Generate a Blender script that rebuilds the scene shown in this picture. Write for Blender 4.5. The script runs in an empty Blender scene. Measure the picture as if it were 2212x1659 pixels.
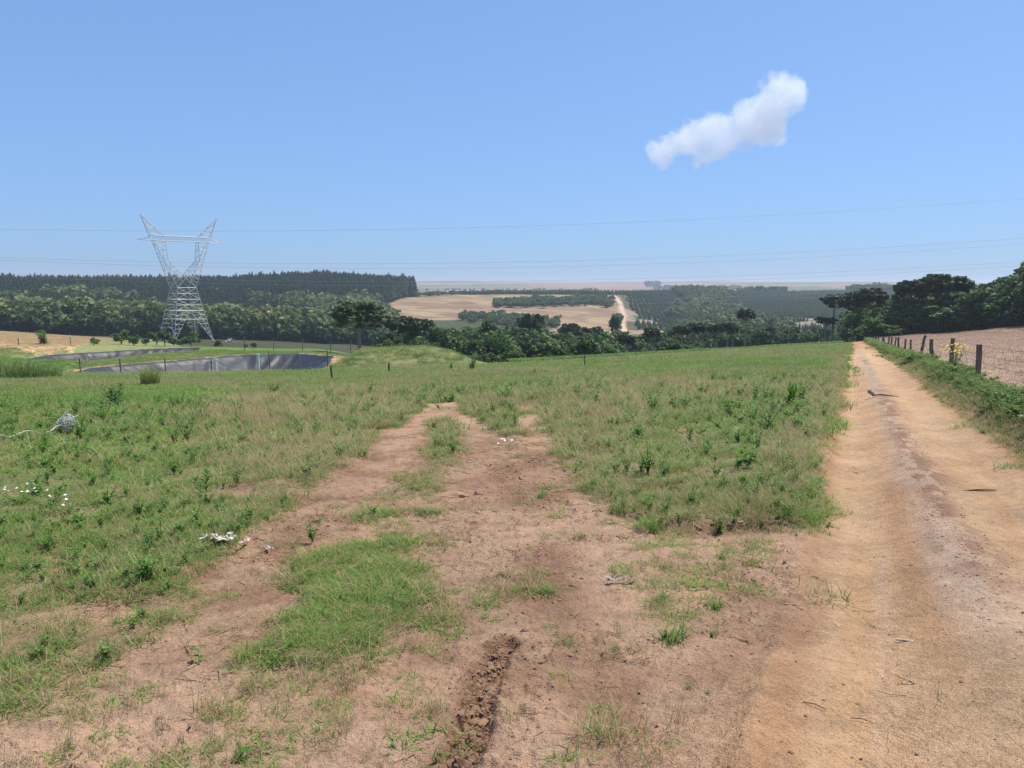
import bpy, math, random
import numpy as np
R = math.radians
rng = np.random.default_rng(7)
random.seed(7)
sc = bpy.context.scene
col = sc.collection

# ---------------------------------------------------------------- camera, sky, sun, exposure
EYE = 1.6
PITCH = R(7.16)
FPX = 1662.0                      # focal length in units of a 2212 px wide picture
cam_d = bpy.data.cameras.new('camera')
cam_d.sensor_width = 36
cam_d.lens = FPX * 36 / 2212
cam_d.clip_start = 0.05
cam_d.clip_end = 60000
cam = bpy.data.objects.new('camera', cam_d)
col.objects.link(cam)
cam.location = (0, 0, EYE)
cam.rotation_euler = (R(90) - PITCH, 0, 0)
sc.camera = cam

SUN_AZ, SUN_EL = R(55), R(64)     # clockwise from the view direction (+Y)
w = bpy.data.worlds.new('World')
sc.world = w
w.use_nodes = True
nt = w.node_tree
sky = nt.nodes.new('ShaderNodeTexSky')
sky.sky_type = 'NISHITA'
sky.sun_disc = False
sky.sun_elevation = SUN_EL
sky.sun_rotation = SUN_AZ
sky.altitude = 900
sky.air_density = 1.0
sky.dust_density = 2.0
sky.ozone_density = 3.0
bg = nt.nodes['Background']
bg.inputs[1].default_value = 0.115
sg = nt.nodes.new('ShaderNodeGamma'); sg.inputs[1].default_value = 0.5
st_ = nt.nodes.new('ShaderNodeVectorMath'); st_.operation = 'MULTIPLY'; st_.inputs[1].default_value = (1.18, 1.78, 2.7)
nt.links.new(sky.outputs[0], sg.inputs[0])
nt.links.new(sg.outputs[0], st_.inputs[0])
nt.links.new(st_.outputs[0], bg.inputs[0])
sl = bpy.data.lights.new('sun', 'SUN')
sl.energy = 5.0
sl.angle = R(0.5)
sl.color = (1, 0.93, 0.81)
so = bpy.data.objects.new('sun', sl)
col.objects.link(so)
so.location = (200, 200, 300)
so.rotation_euler = (R(90) - SUN_EL, 0, R(180) - SUN_AZ)
sc.view_settings.view_transform = 'Standard'
sc.view_settings.look = 'None'
sc.view_settings.gamma = 1
sc.view_settings.use_curve_mapping = False
sc.view_settings.exposure = 0.27
cy = sc.cycles
cy.use_denoising = True
cy.denoiser = 'OPENIMAGEDENOISE'
cy.denoising_input_passes = 'RGB_ALBEDO_NORMAL'
cy.denoising_prefilter = 'NONE'
cy.max_bounces = 5
cy.diffuse_bounces = 2
cy.glossy_bounces = 2
cy.transmission_bounces = 3
cy.transparent_max_bounces = 8
cy.volume_bounces = 5
cy.volume_step_rate = 0.45
cy.use_adaptive_sampling = True
cy.adaptive_threshold = 0.008
cy.caustics_reflective = False
cy.caustics_refractive = False

# ---------------------------------------------------------------- numpy helpers
def hsh(i, j, s):
    n = (i.astype(np.int64) * 374761393 + j.astype(np.int64) * 668265263 + s * 1442695041) & 0x7fffffff
    n = ((n ^ (n >> 13)) * 1274126177) & 0x7fffffff
    n = n ^ (n >> 16)
    return (n & 0xffff) / 65535.0
def vn(x, y, s=0):
    xi = np.floor(x); yi = np.floor(y)
    fx = x - xi; fy = y - yi
    fx = fx * fx * fx * (fx * (fx * 6 - 15) + 10); fy = fy * fy * fy * (fy * (fy * 6 - 15) + 10)
    a = hsh(xi, yi, s); b = hsh(xi + 1, yi, s); c = hsh(xi, yi + 1, s); d = hsh(xi + 1, yi + 1, s)
    return (a + (b - a) * fx) * (1 - fy) + (c + (d - c) * fx) * fy
def fbm(x, y, o=4, s=0):
    x = np.asarray(x, float); y = np.asarray(y, float)
    t = 0; a = 0.5; n = 0
    for k in range(o):
        cs, sn = math.cos(.6 * k), math.sin(.6 * k)
        t = t + a * vn((x * cs - y * sn) * 2 ** k + 17.3 * k, (x * sn + y * cs) * 2 ** k - 9.1 * k, s + k)
        n += a; a *= .5
    return t / n
def ss(a, b, x):
    t = np.clip((x - a) / (b - a), 0, 1)
    return t * t * (3 - 2 * t)
def ray(px, py):
    u = (px - 1106) / FPX; v = (829.5 - py) / FPX
    return u, math.cos(PITCH) + v * math.sin(PITCH), -math.sin(PITCH) + v * math.cos(PITCH)
def slope(px, py):
    x, y, z = ray(px, py)
    return z / math.hypot(x, y)
def azim(px, py=740):
    x, y, z = ray(px, py)
    return math.degrees(math.atan2(x, y))

# ---------------------------------------------------------------- the lie of the land
S_AZ = np.array([-180, -120, -70, -45, -33.7, -23, -8, 6, 17, 23.9, 33.7, 45, 70, 120, 180.])
S_V = np.array([-.01, .0, .047, .072, .078, .0885, .087, .0765, .0645, .0575, .0365, .024, .0, -.01, -.01])
def s_of(az):
    t = np.interp(az, S_AZ, S_V)
    for dlt in (3, 6):
        t = t + np.interp(az + dlt, S_AZ, S_V) + np.interp(az - dlt, S_AZ, S_V)
    return t / 5
# columns of surveyed points: (map bearing as picture column, [(distance, picture row of the ground) or (distance, None, height)])
COLS = [
 (-160, [(100, 0), (130, 775), (150, 757), (230, 718), (270, 724), (340, 724), (430, 713), (600, 682), (800, 645), (1000, 648), (2000, 640), (4000, 628), (9000, 624)]),
 (0,   [(100, 0), (130, 772), (150, 753), (232, 715), (270, 721), (340, 721), (430, 711), (600, 680), (800, 643), (1000, 648), (2000, 640), (4000, 628), (9000, 624)]),
 (240, [(100, 0), (110, 'r'), (136, 'r'), (150, 752), (175, 742), (225, 731), (270, 732), (340, 727), (430, 714), (600, 680), (790, 640), (1000, 648), (2000, 640), (4000, 628), (9000, 624)]),
 (400, [(98, 0), (104, 'r'), (136, 'r'), (152, 750), (175, 746), (235, 737), (300, 738), (360, 733), (430, 722), (600, 684), (790, 639), (1000, 648), (2000, 640), (4000, 628), (9000, 624)]),
 (560, [(98, 0), (104, 'r'), (140, 'r'), (170, 750), (235, 742), (300, 742), (360, 735), (430, 724), (600, 684), (790, 637), (1000, 648), (2000, 640), (4000, 628), (9000, 624)]),
 (690, [(98, 0), (106, 'r'), (134, 'r'), (165, 753), (200, 755), (300, 748), (360, 740), (430, 727), (600, 683), (790, 635), (1000, 648), (2000, 640), (4000, 628), (9000, 624)]),
 (880, [(98, 0), (128, 0), (160, 785), (220, 792), (300, 765), (400, 735), (560, 700), (700, 660), (800, 640), (1000, 645), (1500, 642), (2500, 630), (3500, 622), (9000, 624)]),
 (1000, [(104, 0), (116, 800), (160, 830), (220, 815), (350, 765), (450, 735), (560, 700), (700, 664), (850, 637), (1000, 634), (1100, 640), (1500, 640), (2500, 629), (3500, 620), (9000, 624)]),
 (1280, [(112, 0), (125, 790), (165, 820), (230, 810), (350, 768), (450, 739), (560, 706), (700, 669), (840, 639), (950, 634), (1100, 640), (1600, 638), (2500, 628), (3500, 620), (9000, 624)]),
 (1345, [(118, 0), (132, 785), (170, 812), (230, 805), (350, 768), (450, 741), (560, 714), (700, 676), (850, 640), (980, 633), (1100, 639), (1600, 638), (2500, 628), (3500, 620), (9000, 624)]),
 (1450, [(132, 0), (148, 773), (190, 795), (260, 790), (400, 752), (560, 720), (700, 690), (850, 660), (1050, 631), (1300, 640), (1800, 638), (2500, 627), (3500, 619), (9000, 624)]),
 (1650, [(158, 0), (175, 752), (215, 770), (280, 765), (420, 740), (600, 708), (800, 678), (1000, 648), (1200, 632), (1500, 640), (2500, 626), (3500, 617), (9000, 624)]),
 (1850, [(186, 0), (205, 737), (245, 750), (310, 748), (450, 728), (650, 697), (850, 667), (1050, 640), (1180, 633), (1500, 638), (2500, 627), (3500, 614), (9000, 624)]),
 (2050, [(150, 0), (170, 716), (220, 712), (300, 706), (500, 690), (800, 655), (1200, 638), (2000, 634), (3500, 616), (9000, 624)]),
 (2212, [(140, 0), (152, 703), (220, 695), (300, 688), (500, 670), (800, 645), (2000, 634), (3500, 620), (9000, 624)]),
 (2450, [(130, 0), (150, 692), (250, 680), (400, 665), (800, 640), (2000, 634), (3500, 622), (9000, 624)]),
]
RIM = -11.45          # height of the big pond's rim below the eye
_ld = np.linspace(math.log(20), math.log(9000), 700)
_ad = np.arange(-46, 46.01, 0.25)
_cols = []; _caz = []
for px, pts in COLS:
    a = azim(px); s = float(s_of(np.array([a]))[0])
    L = [math.log(20)]; O = [0.0]
    for d, row in pts:
        if row == 0: off = 0.0
        elif row == 'r': off = RIM + EYE + s * d
        else: off = slope(px, row) * d + EYE + s * d
        L.append(math.log(d)); O.append(off)
    zz = np.interp(_ld, L, O)
    _cols.append(zz); _caz.append(a)
_cols = np.array(_cols)
OFF = np.array([[np.interp(a, _caz, _cols[:, k]) for k in range(len(_ld))] for a in _ad])
def blur(A, n, ax):
    k = np.hanning(2 * n + 3)[1:-1]; k /= k.sum()
    P = np.pad(A, [(n, n) if i == ax else (0, 0) for i in range(2)], mode='edge')
    return np.apply_along_axis(lambda v: np.convolve(v, k, 'valid'), ax, P)
OFF = blur(blur(OFF, 4, 1), 6, 0)

def polar(x, y):
    return np.degrees(np.arctan2(x, y)), np.hypot(x, y)
def lookup(az, d):
    fa = np.clip((az - _ad[0]) / 0.25, 0, len(_ad) - 1.001)
    fl = np.clip((np.log(np.maximum(d, 1e-3)) - _ld[0]) / (_ld[1] - _ld[0]), 0, len(_ld) - 1.001)
    i = fa.astype(int); j = fl.astype(int); u = fa - i; v = fl - j
    return (OFF[i, j] * (1 - u) + OFF[i + 1, j] * u) * (1 - v) + (OFF[i, j + 1] * (1 - u) + OFF[i + 1, j + 1] * u) * v
def at_px(px, d):
    a = R(azim(px)); return d * math.sin(a), d * math.cos(a)

def poly_sd(x, y, P):
    """signed distance to a polygon, negative inside"""
    P = np.array(P, float); best = np.full(np.shape(x), 1e18); ins = np.zeros(np.shape(x), bool)
    for k in range(len(P)):
        ax, ay = P[k]; bx, by = P[(k + 1) % len(P)]
        ex, ey = bx - ax, by - ay
        t = np.clip(((x - ax) * ex + (y - ay) * ey) / (ex * ex + ey * ey), 0, 1)
        best = np.minimum(best, (x - ax - t * ex) ** 2 + (y - ay - t * ey) ** 2)
        c = ((ay > y) != (by > y)) & (x < (bx - ax) * (y - ay) / (by - ay + 1e-12) + ax)
        ins ^= c
    dd = np.sqrt(best)
    return np.where(ins, -dd, dd)
def line_sd(x, y, P):
    """distance to a polyline of (x, y, half width), minus the half width"""
    best = np.full(np.shape(x), 1e9)
    for (ax, ay, wa), (bx, by, wb) in zip(P[:-1], P[1:]):
        ex, ey = bx - ax, by - ay
        t = np.clip(((x - ax) * ex + (y - ay) * ey) / (ex * ex + ey * ey), 0, 1)
        best = np.minimum(best, np.hypot(x - ax - t * ex, y - ay - t * ey) - (wa + (wb - wa) * t))
    return best

POND = [at_px(105, 117), at_px(230, 126), at_px(400, 132), at_px(520, 138), at_px(640, 138), at_px(715, 131), at_px(690, 107), at_px(560, 104), at_px(430, 104), at_px(250, 107), at_px(150, 110)]
POND2 = [at_px(40, 140), at_px(100, 150), at_px(300, 156), at_px(430, 157), at_px(420, 149), at_px(300, 145), at_px(160, 135), at_px(60, 132)]
def road_ts(x, y):
    return (x + .25) * .915 - y * .404, (x + .25) * .404 + y * .915
ROAD_W = 2.45
MOUND = [(*at_px(700, 112), 4.0), (*at_px(770, 108), 4.5), (*at_px(870, 106), 4.5), (*at_px(940, 104), 3.0)]
def base_z(x, y):
    x = np.asarray(x, float); y = np.asarray(y, float)
    az, d = polar(x, y)
    z = -s_of(az) * d + lookup(az, d)
    amp = ss(30, 200, d)
    z = z + amp * (fbm(x / 60, y / 60, 3, 5) - .5) * 2.2 * ss(250, 400, d) + (fbm(x / 9, y / 9, 3, 6) - .5) * .35 * ss(4, 30, d) * (1 - ss(95, 105, d) * (1 - ss(150, 170, d)))
    near = (d > 60) & (d < 200)
    if near.any():
        xn, yn, zn = x[near], y[near], z[near]
        m = line_sd(xn, yn, MOUND)
        zn = zn + 2.7 * (1 - ss(-4, 5.0, m)) * (0.85 + .3 * fbm(xn / 4, yn / 4, 3, 9))
        sd = poly_sd(xn, yn, POND)
        zn = np.where(sd < 6, zn + (RIM + EYE - zn) * (1 - ss(0.6, 6, sd)), zn)
        zn = np.where(sd < 0, RIM + EYE - .25 - np.minimum(-sd * .95, 3.6), zn)
        sd = poly_sd(xn, yn, POND2)
        r2 = RIM + EYE + .1
        zn = np.where(sd < 4, zn + (r2 - zn) * (1 - ss(0.5, 4, sd)), zn)
        zn = np.where(sd < 0, r2 - .25 - np.minimum(-sd * .95, 2.6), zn)
        z[near] = zn
    return z

# ---- what covers the near ground
TRACK_A = [(-2.5, 1.6, .8), (-2.0, 3.0, .58), (-1.84, 4.3, .36), (-1.98, 6.0, .42), (-2.05, 7.4, .52), (-2.1, 8.4, .55), (-1.85, 11.4, .62), (-2.15, 15, .6), (-2.2, 20, .55), (-2.4, 25, .22), (-2.5, 28, .05)]
TRACK_B = [(.1, 1.2, 1.0), (.2, 2.8, .9), (.35, 4.2, .85), (.55, 5.7, .98), (.25, 7.2, .95), (-.15, 8.7, .75), (-.22, 10.3, .58), (-.3, 12.5, .55), (-.75, 16, .45), (-1.2, 18.5, .42), (-1.8, 23, .3), (-2.4, 27, .05)]
TRACK_C = [(.3, 8, .5), (.34, 11.4, .4), (.4, 15, .3), (.45, 19.5, .4), (.4, 24, .08)]
JOIN = [(-2.0, 7.7, .35), (-1.1, 8.3, .55), (0, 8.4, .6)]
FOOT = [(-2.3, .8), (.3, .8), (.2, 3.2), (-.55, 3.75), (-.95, 3.3), (-1.55, 3.5), (-2.0, 3.2)]
YARD = [(-.3, .3), (.6, 1.2), (1.4, 3.0), (2.55, 5.9), (2.75, 6.9), (1.5, 6.75), (.8, 6.9), (0, 7), (-.1, 3)]
PATCH = [(-1.38, 3.95), (-1.46, 5.0), (-1.52, 6.3), (-1.15, 6.85), (-.72, 6.6), (-.66, 5.5), (-.72, 4.6), (-.95, 3.85)]
STRIP = [(-1.4, 2.2), (-.7, 2.2), (-.75, 4.0), (-1.3, 4.0)]
GAP = [(-2, 2.6), (.3, 2.6), (.3, 7.6), (-1.9, 7.6)]
SPARSE = [(1.0, 4.2), (1.9, 5.2), (2.0, 6.9), (1.2, 7.3), (.7, 6.8), (.75, 5.0)]
DEDGE_PX = np.array([700, 1000, 1150, 1280, 1450, 1600, 1750, 1850, 1900, 2212, 2500])
DEDGE_AZ = np.array([azim(p) for p in DEDGE_PX]); DEDGE_V = np.array([128, 104, 108, 113, 133, 153, 173, 187, 176, 152, 140.])
def dedge(az): return np.interp(az, DEDGE_AZ, DEDGE_V)
def dirt_sd(x, y):
    n = (fbm(x / .55, y / .55, 3, 21) - .5) * .62 + (fbm(x / .12, y / .12, 2, 31) - .5) * .16
    m = line_sd(x, y, TRACK_A)
    for P in (TRACK_B, TRACK_C, JOIN):
        m = np.minimum(m, line_sd(x, y, P))
    m = np.minimum(np.minimum(m, poly_sd(x, y, YARD)), poly_sd(x, y, FOOT) + .05)
    m = np.minimum(m, poly_sd(x, y, GAP) + .02)
    m = np.maximum(m, -(poly_sd(x, y, PATCH) + .04))
    for (cx, cy_, r) in [(-3.7, 6.1, .3), (-2.55, 4.75, .25), (-2.9, 3.1, .4), (-3.2, 9.0, .2), (-4.6, 7.6, .3), (1.55, 8.3, .25), (-6.5, 15, .5), (3.2, 14, .4)]:
        m = np.minimum(m, np.hypot(x - cx, y - cy_) - r)
    return m + n * (1 + ss(8, 25, np.hypot(x, y)) * .6)
def cover(x, y):
    """fields used for colour, relief and planting"""
    az, d = polar(x, y)
    t, s = road_ts(x, y)
    wob = (fbm(s / 1.6, t * 0 + 3, 3, 41) - .5) * .5
    road = ss(-.25, .12, t + wob) * (1 - ss(-.15, .25, t - ROAD_W + (fbm(s / 1.3, t * 0 + 9, 3, 42) - .5) * .6)) * (s > -30) * (s < 205)
    dirt = np.zeros_like(x)
    k = d < 45
    if k.any(): dirt[k] = 1 - ss(-.12, .14, dirt_sd(x[k], y[k]))
    return az, d, t, s, road, dirt
def detail_z(x, y):
    az, d, t, s, road, dirt = cover(x, y)
    far = 1 - ss(60, 110, d)
    z = np.zeros_like(x)
    k = (s > -20) & (s < 205) & (t > -3) & (t < 14)
    tt, s_ = t[k], s[k]
    wv = (fbm(s_ / 3, tt * 0, 2, 51) - .5) * .3
    # the cut the road runs in: left bank (dies out at the field entrance), bed, right bank up to the field
    lb = .1 + .14 * ss(6.0, 8.2, s_) * (1 - ss(20, 40, s_)) - .09 * (1 - ss(3.5, 5.5, s_))
    bed = -(lb) * ss(-.3, .15, tt + wv * .5)
    rb = (.1 + .08 * ss(9, 14, s_)) * ss(ROAD_W - .1, ROAD_W + .55, tt + wv) + .04 * ss(ROAD_W + .5, ROAD_W + 1.6, tt)
    bed = bed + rb + lb * .6 * ss(ROAD_W, ROAD_W + .8, tt)
    rut = -.05 * np.exp(-((tt - .42 + wv * .35) / .24) ** 2) - .06 * np.exp(-((tt - 1.82 + wv * .3) / .3) ** 2)
    hump = .05 * np.exp(-((tt - 1.08) / .26) ** 2)
    ridge = .035 * np.exp(-((tt + .03 + wv * .4) / .07) ** 2) * (1 - ss(5.5, 9, s_)) * (.5 + fbm(s_ / .25, tt / .1, 2, 53))
    z[k] = bed + (rut + hump) * (1 - ss(60, 120, s_)) + ridge
    n = d < 60
    xs, ys = x[n], y[n]
    dr = dirt[n]; ro = road[n]
    bare = np.maximum(dr, ro)
    zz = (fbm(xs / .9, ys / .9, 4, 61) - .5) * (.05 + .05 * (1 - bare))
    zz -= (.05 + .06 * ss(5.8, 6.4, ys) * ss(.8, 1.4, xs) * (1 - ss(9, 11, ys))) * dr * (1 - ro)
    clod = np.maximum(fbm(xs / .07, ys / .07, 3, 63) - .47, 0) * np.maximum(fbm(xs / .45, ys / .45, 3, 64) - .4, 0)
    nd = 1 - ss(8, 20, d[n])
    zz += clod * .4 * dr * (1 - ro * .85) * nd
    zz += (fbm(xs / .035, ys / .035, 2, 65) - .5) * .02 * bare * nd * (1 - .5 * ro)
    # dried tyre furrow of broken lumps
    f = line_sd(xs, ys, FURROW)
    zz -= .055 * (1 - ss(-.02, .035, f)) * nd
    zz += np.maximum(fbm(xs / .055, ys / .055, 2, 67) - .42, 0) * .09 * (1 - ss(-.02, .06, f)) * nd
    z[n] += zz
    return z
FURROW = [(-.33, 2.55, .08), (-.2, 2.95, .085), (-.17, 3.35, .08), (-.1, 3.8, .07), (-.02, 4.1, .05)]
def gz(x, y):
    x = np.atleast_1d(np.asarray(x, float)); y = np.atleast_1d(np.asarray(y, float))
    z = base_z(x, y)
    d = np.hypot(x, y)
    k = d < 215
    if k.any(): z[k] += detail_z(x[k], y[k])
    return z
_dm = np.geomspace(1.2, 6000, 2600)
def W(px, py):
    """the ground point seen at that place on the plan"""
    x, y, z = ray(px, py); h = math.hypot(x, y)
    X = _dm * x / h; Y = _dm * y / h
    g = gz(X, Y) - EYE
    below = np.nonzero(_dm * z / h <= g)[0]
    k = below[0] if len(below) else -1
    return float(X[k]), float(Y[k]), float(g[k] + EYE)

# ---------------------------------------------------------------- mesh building
class MB:
    def __init__(s): s.V = []; s.F4 = []; s.F3 = []; s.m4 = []; s.m3 = []; s.b = []; s.n = 0
    def add(s, V, F, mi=0, bl=0.5):
        V = np.asarray(V, float).reshape(-1, 3); F = np.asarray(F, int)
        if len(F):
            if F.shape[1] == 4: s.F4.append(F + s.n); s.m4.append(np.full(len(F), mi))
            else: s.F3.append(F + s.n); s.m3.append(np.full(len(F), mi))
        s.V.append(V); s.b.append(np.broadcast_to(np.asarray(bl, float), (len(V),)).copy()); s.n += len(V)
    def tube(s, P, rad, k=6, mi=0, bl=0.5, cap=True):
        P = np.asarray(P, float); n = len(P); rad = np.broadcast_to(np.asarray(rad, float), (n,))
        T = np.gradient(P, axis=0); T /= np.linalg.norm(T, axis=1, keepdims=True) + 1e-9
        ref = np.array([0, 0, 1.]) if abs(T[0, 2]) < .9 else np.array([1., 0, 0])
        A = np.cross(T, ref); A /= np.linalg.norm(A, axis=1, keepdims=True) + 1e-9
        B = np.cross(T, A)
        th = np.arange(k) * 2 * math.pi / k
        V = P[:, None] + rad[:, None, None] * (np.cos(th)[None, :, None] * A[:, None] + np.sin(th)[None, :, None] * B[:, None])
        F = [[i * k + j, i * k + (j + 1) % k, (i + 1) * k + (j + 1) % k, (i + 1) * k + j] for i in range(n - 1) for j in range(k)]
        V = V.reshape(-1, 3)
        s.add(V, F, mi, bl)
        if cap:
            s.add([P[-1], *V[-k:]], [[0, 1 + j, 1 + (j + 1) % k] for j in range(k)], mi, bl)
            s.add([P[0], *V[:k]], [[0, 1 + (j + 1) % k, 1 + j] for j in range(k)], mi, bl)
    def bar(s, a, b, th, mi=0, bl=0.5):
        a = np.asarray(a, float); b = np.asarray(b, float)
        s.tube([a, b], th * .7, 4, mi, bl)
    def quads(s, C, U, Vv, mi=0, bl=0.5):
        """quads centred at C spanned by half vectors U, Vv"""
        n = len(C)
        V = np.stack([C - U - Vv, C + U - Vv, C + U + Vv, C - U + Vv], 1).reshape(-1, 3)
        F = np.arange(4 * n).reshape(n, 4)
        s.add(V, F, mi, np.repeat(np.broadcast_to(bl, (n,)), 4))
    def leaves(s, C, D, L, Wd, N, mi=0, bl=.5, fold=0.0):
        """pointed leaves: base C, direction D (unit), length L, half width Wd, side N (unit)"""
        n = len(C); L = np.broadcast_to(L, (n,))[:, None]; Wd = np.broadcast_to(Wd, (n,))[:, None]
        M = C + D * L * .45
        up = np.cross(N, D)
        V = np.stack([C, M + N * Wd + up * Wd * fold, C + D * L, M - N * Wd + up * Wd * fold], 1).reshape(-1, 3)
        s.add(V, np.arange(4 * n).reshape(n, 4), mi, np.repeat(np.broadcast_to(bl, (n,)), 4))
    def build(s, name, mats, smooth=True):
        V = np.concatenate(s.V); F4 = np.concatenate(s.F4) if s.F4 else np.zeros((0, 4), int); F3 = np.concatenate(s.F3) if s.F3 else np.zeros((0, 3), int)
        me = bpy.data.meshes.new(name)
        fill_mesh(me, V, F4, F3)
        mi = np.concatenate([*s.m4, *s.m3]) if (s.m4 or s.m3) else np.zeros(0, int)
        if mi.any(): me.polygons.foreach_set('material_index', mi.astype(np.int32))
        me.polygons.foreach_set('use_smooth', np.full(len(F4) + len(F3), smooth))
        a = me.attributes.new('bl', 'FLOAT', 'POINT'); a.data.foreach_set('value', np.concatenate(s.b).astype(np.float32))
        for m in (mats if isinstance(mats, (list, tuple)) else [mats]): me.materials.append(m)
        me.update()
        return me
def fill_mesh(me, V, F4, F3=np.zeros((0, 3), int)):
    nl = 4 * len(F4) + 3 * len(F3)
    me.vertices.add(len(V)); me.vertices.foreach_set('co', np.ascontiguousarray(V, np.float32).ravel())
    me.loops.add(nl); me.loops.foreach_set('vertex_index', np.concatenate([F4.ravel(), F3.ravel()]).astype(np.int32))
    me.polygons.add(len(F4) + len(F3))
    me.polygons.foreach_set('loop_start', np.concatenate([np.arange(len(F4)) * 4, 4 * len(F4) + np.arange(len(F3)) * 3]).astype(np.int32))
    me.update(calc_edges=True)

def obj(name, me, parent=None, loc=None, rz=0, scale=None, label=None, cat=None, group=None, kind=None):
    o = bpy.data.objects.new(name, me); col.objects.link(o)
    if parent: o.parent = parent
    if loc is not None: o.location = loc
    if rz: o.rotation_euler = (0, 0, rz)
    if scale is not None: o.scale = (scale,) * 3 if np.isscalar(scale) else scale
    if label: o['label'] = label
    if cat: o['category'] = cat
    if group: o['group'] = group
    if kind: o['kind'] = kind
    return o

# ---------------------------------------------------------------- materials
def new_mat(name):
    m = bpy.data.materials.new(name); m.use_nodes = True
    nt = m.node_tree; nt.nodes.clear()
    return m, nt
def N(nt, t, **kw):
    n = nt.nodes.new(t)
    for k, v in kw.items(): setattr(n, k, v)
    return n
def ramp(nt, stops, fac):
    r = N(nt, 'ShaderNodeValToRGB'); e = r.color_ramp.elements
    while len(e) < len(stops): e.new(.5)
    for q, (p, c) in zip(e, stops): q.position = p; q.color = (*c, 1)
    nt.links.new(fac, r.inputs[0]); return r.outputs[0]
def mth(nt, op, a, b=None, c=None):
    n = N(nt, 'ShaderNodeMath', operation=op)
    for i, v in enumerate((a, b, c)):
        if v is None: continue
        if isinstance(v, (int, float)): n.inputs[i].default_value = v
        else: nt.links.new(v, n.inputs[i])
    return n.outputs[0]
def noise(nt, scale, detail=3, vec=None, rough=.55):
    n = N(nt, 'ShaderNodeTexNoise'); n.inputs['Scale'].default_value = scale; n.inputs['Detail'].default_value = detail; n.inputs['Roughness'].default_value = rough
    if vec is not None: nt.links.new(vec, n.inputs['Vector'])
    return n.outputs[0]

def leaf_mat(name, stops, trans=.3, patch=.25, patch_scale=.25, rough=.6):
    """foliage: colour from a per-leaf value, a per-plant value and slow drift over the ground"""
    m, nt = new_mat(name)
    a = N(nt, 'ShaderNodeAttribute', attribute_name='bl')
    ti = N(nt, 'ShaderNodeAttribute', attribute_name='tint', attribute_type='INSTANCER')
    oi = N(nt, 'ShaderNodeObjectInfo')
    g = N(nt, 'ShaderNodeNewGeometry')
    ns = noise(nt, patch_scale, 3, g.outputs['Position'])
    f = mth(nt, 'ADD', mth(nt, 'MULTIPLY', a.outputs['Fac'], .55), mth(nt, 'MULTIPLY', mth(nt, 'SUBTRACT', ns, .5), patch * 2))
    f = mth(nt, 'ADD', f, mth(nt, 'MULTIPLY', ti.outputs['Fac'], .35))
    f = mth(nt, 'ADD', f, mth(nt, 'MULTIPLY', mth(nt, 'SUBTRACT', oi.outputs['Random'], .3), .3))
    c = ramp(nt, stops, f)
    d = N(nt, 'ShaderNodeBsdfPrincipled'); d.inputs['Roughness'].default_value = rough; d.inputs['Specular IOR Level'].default_value = .25
    nt.links.new(c, d.inputs['Base Color'])
    t = N(nt, 'ShaderNodeBsdfTranslucent'); nt.links.new(c, t.inputs[0])
    mx = N(nt, 'ShaderNodeMixShader'); mx.inputs[0].default_value = trans
    nt.links.new(d.outputs[0], mx.inputs[1]); nt.links.new(t.outputs[0], mx.inputs[2])
    o = N(nt, 'ShaderNodeOutputMaterial'); nt.links.new(mx.outputs[0], o.inputs[0])
    return m
def plain(name, c1, c2, scale=6, rough=.8, bump=.0, metal=0, spec=.3, stretch=None, bscale=None, coord='Object', detail=5):
    m, nt = new_mat(name)
    tc = N(nt, 'ShaderNodeTexCoord'); v = tc.outputs[coord]
    if stretch:
        mp = N(nt, 'ShaderNodeMapping'); mp.inputs['Scale'].default_value = stretch; nt.links.new(v, mp.inputs[0]); v = mp.outputs[0]
    f = noise(nt, scale, detail, v)
    c = ramp(nt, [(.3, c1), (.7, c2)], f)
    d = N(nt, 'ShaderNodeBsdfPrincipled'); d.inputs['Roughness'].default_value = rough; d.inputs['Metallic'].default_value = metal; d.inputs['Specular IOR Level'].default_value = spec
    nt.links.new(c, d.inputs['Base Color'])
    if bump:
        b = N(nt, 'ShaderNodeBump'); b.inputs['Strength'].default_value = 1; b.inputs['Distance'].default_value = bump
        nt.links.new(noise(nt, bscale or scale * 3, 5, v), b.inputs['Height']); nt.links.new(b.outputs[0], d.inputs['Normal'])
    o = N(nt, 'ShaderNodeOutputMaterial'); nt.links.new(d.outputs[0], o.inputs[0])
    return m
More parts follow.
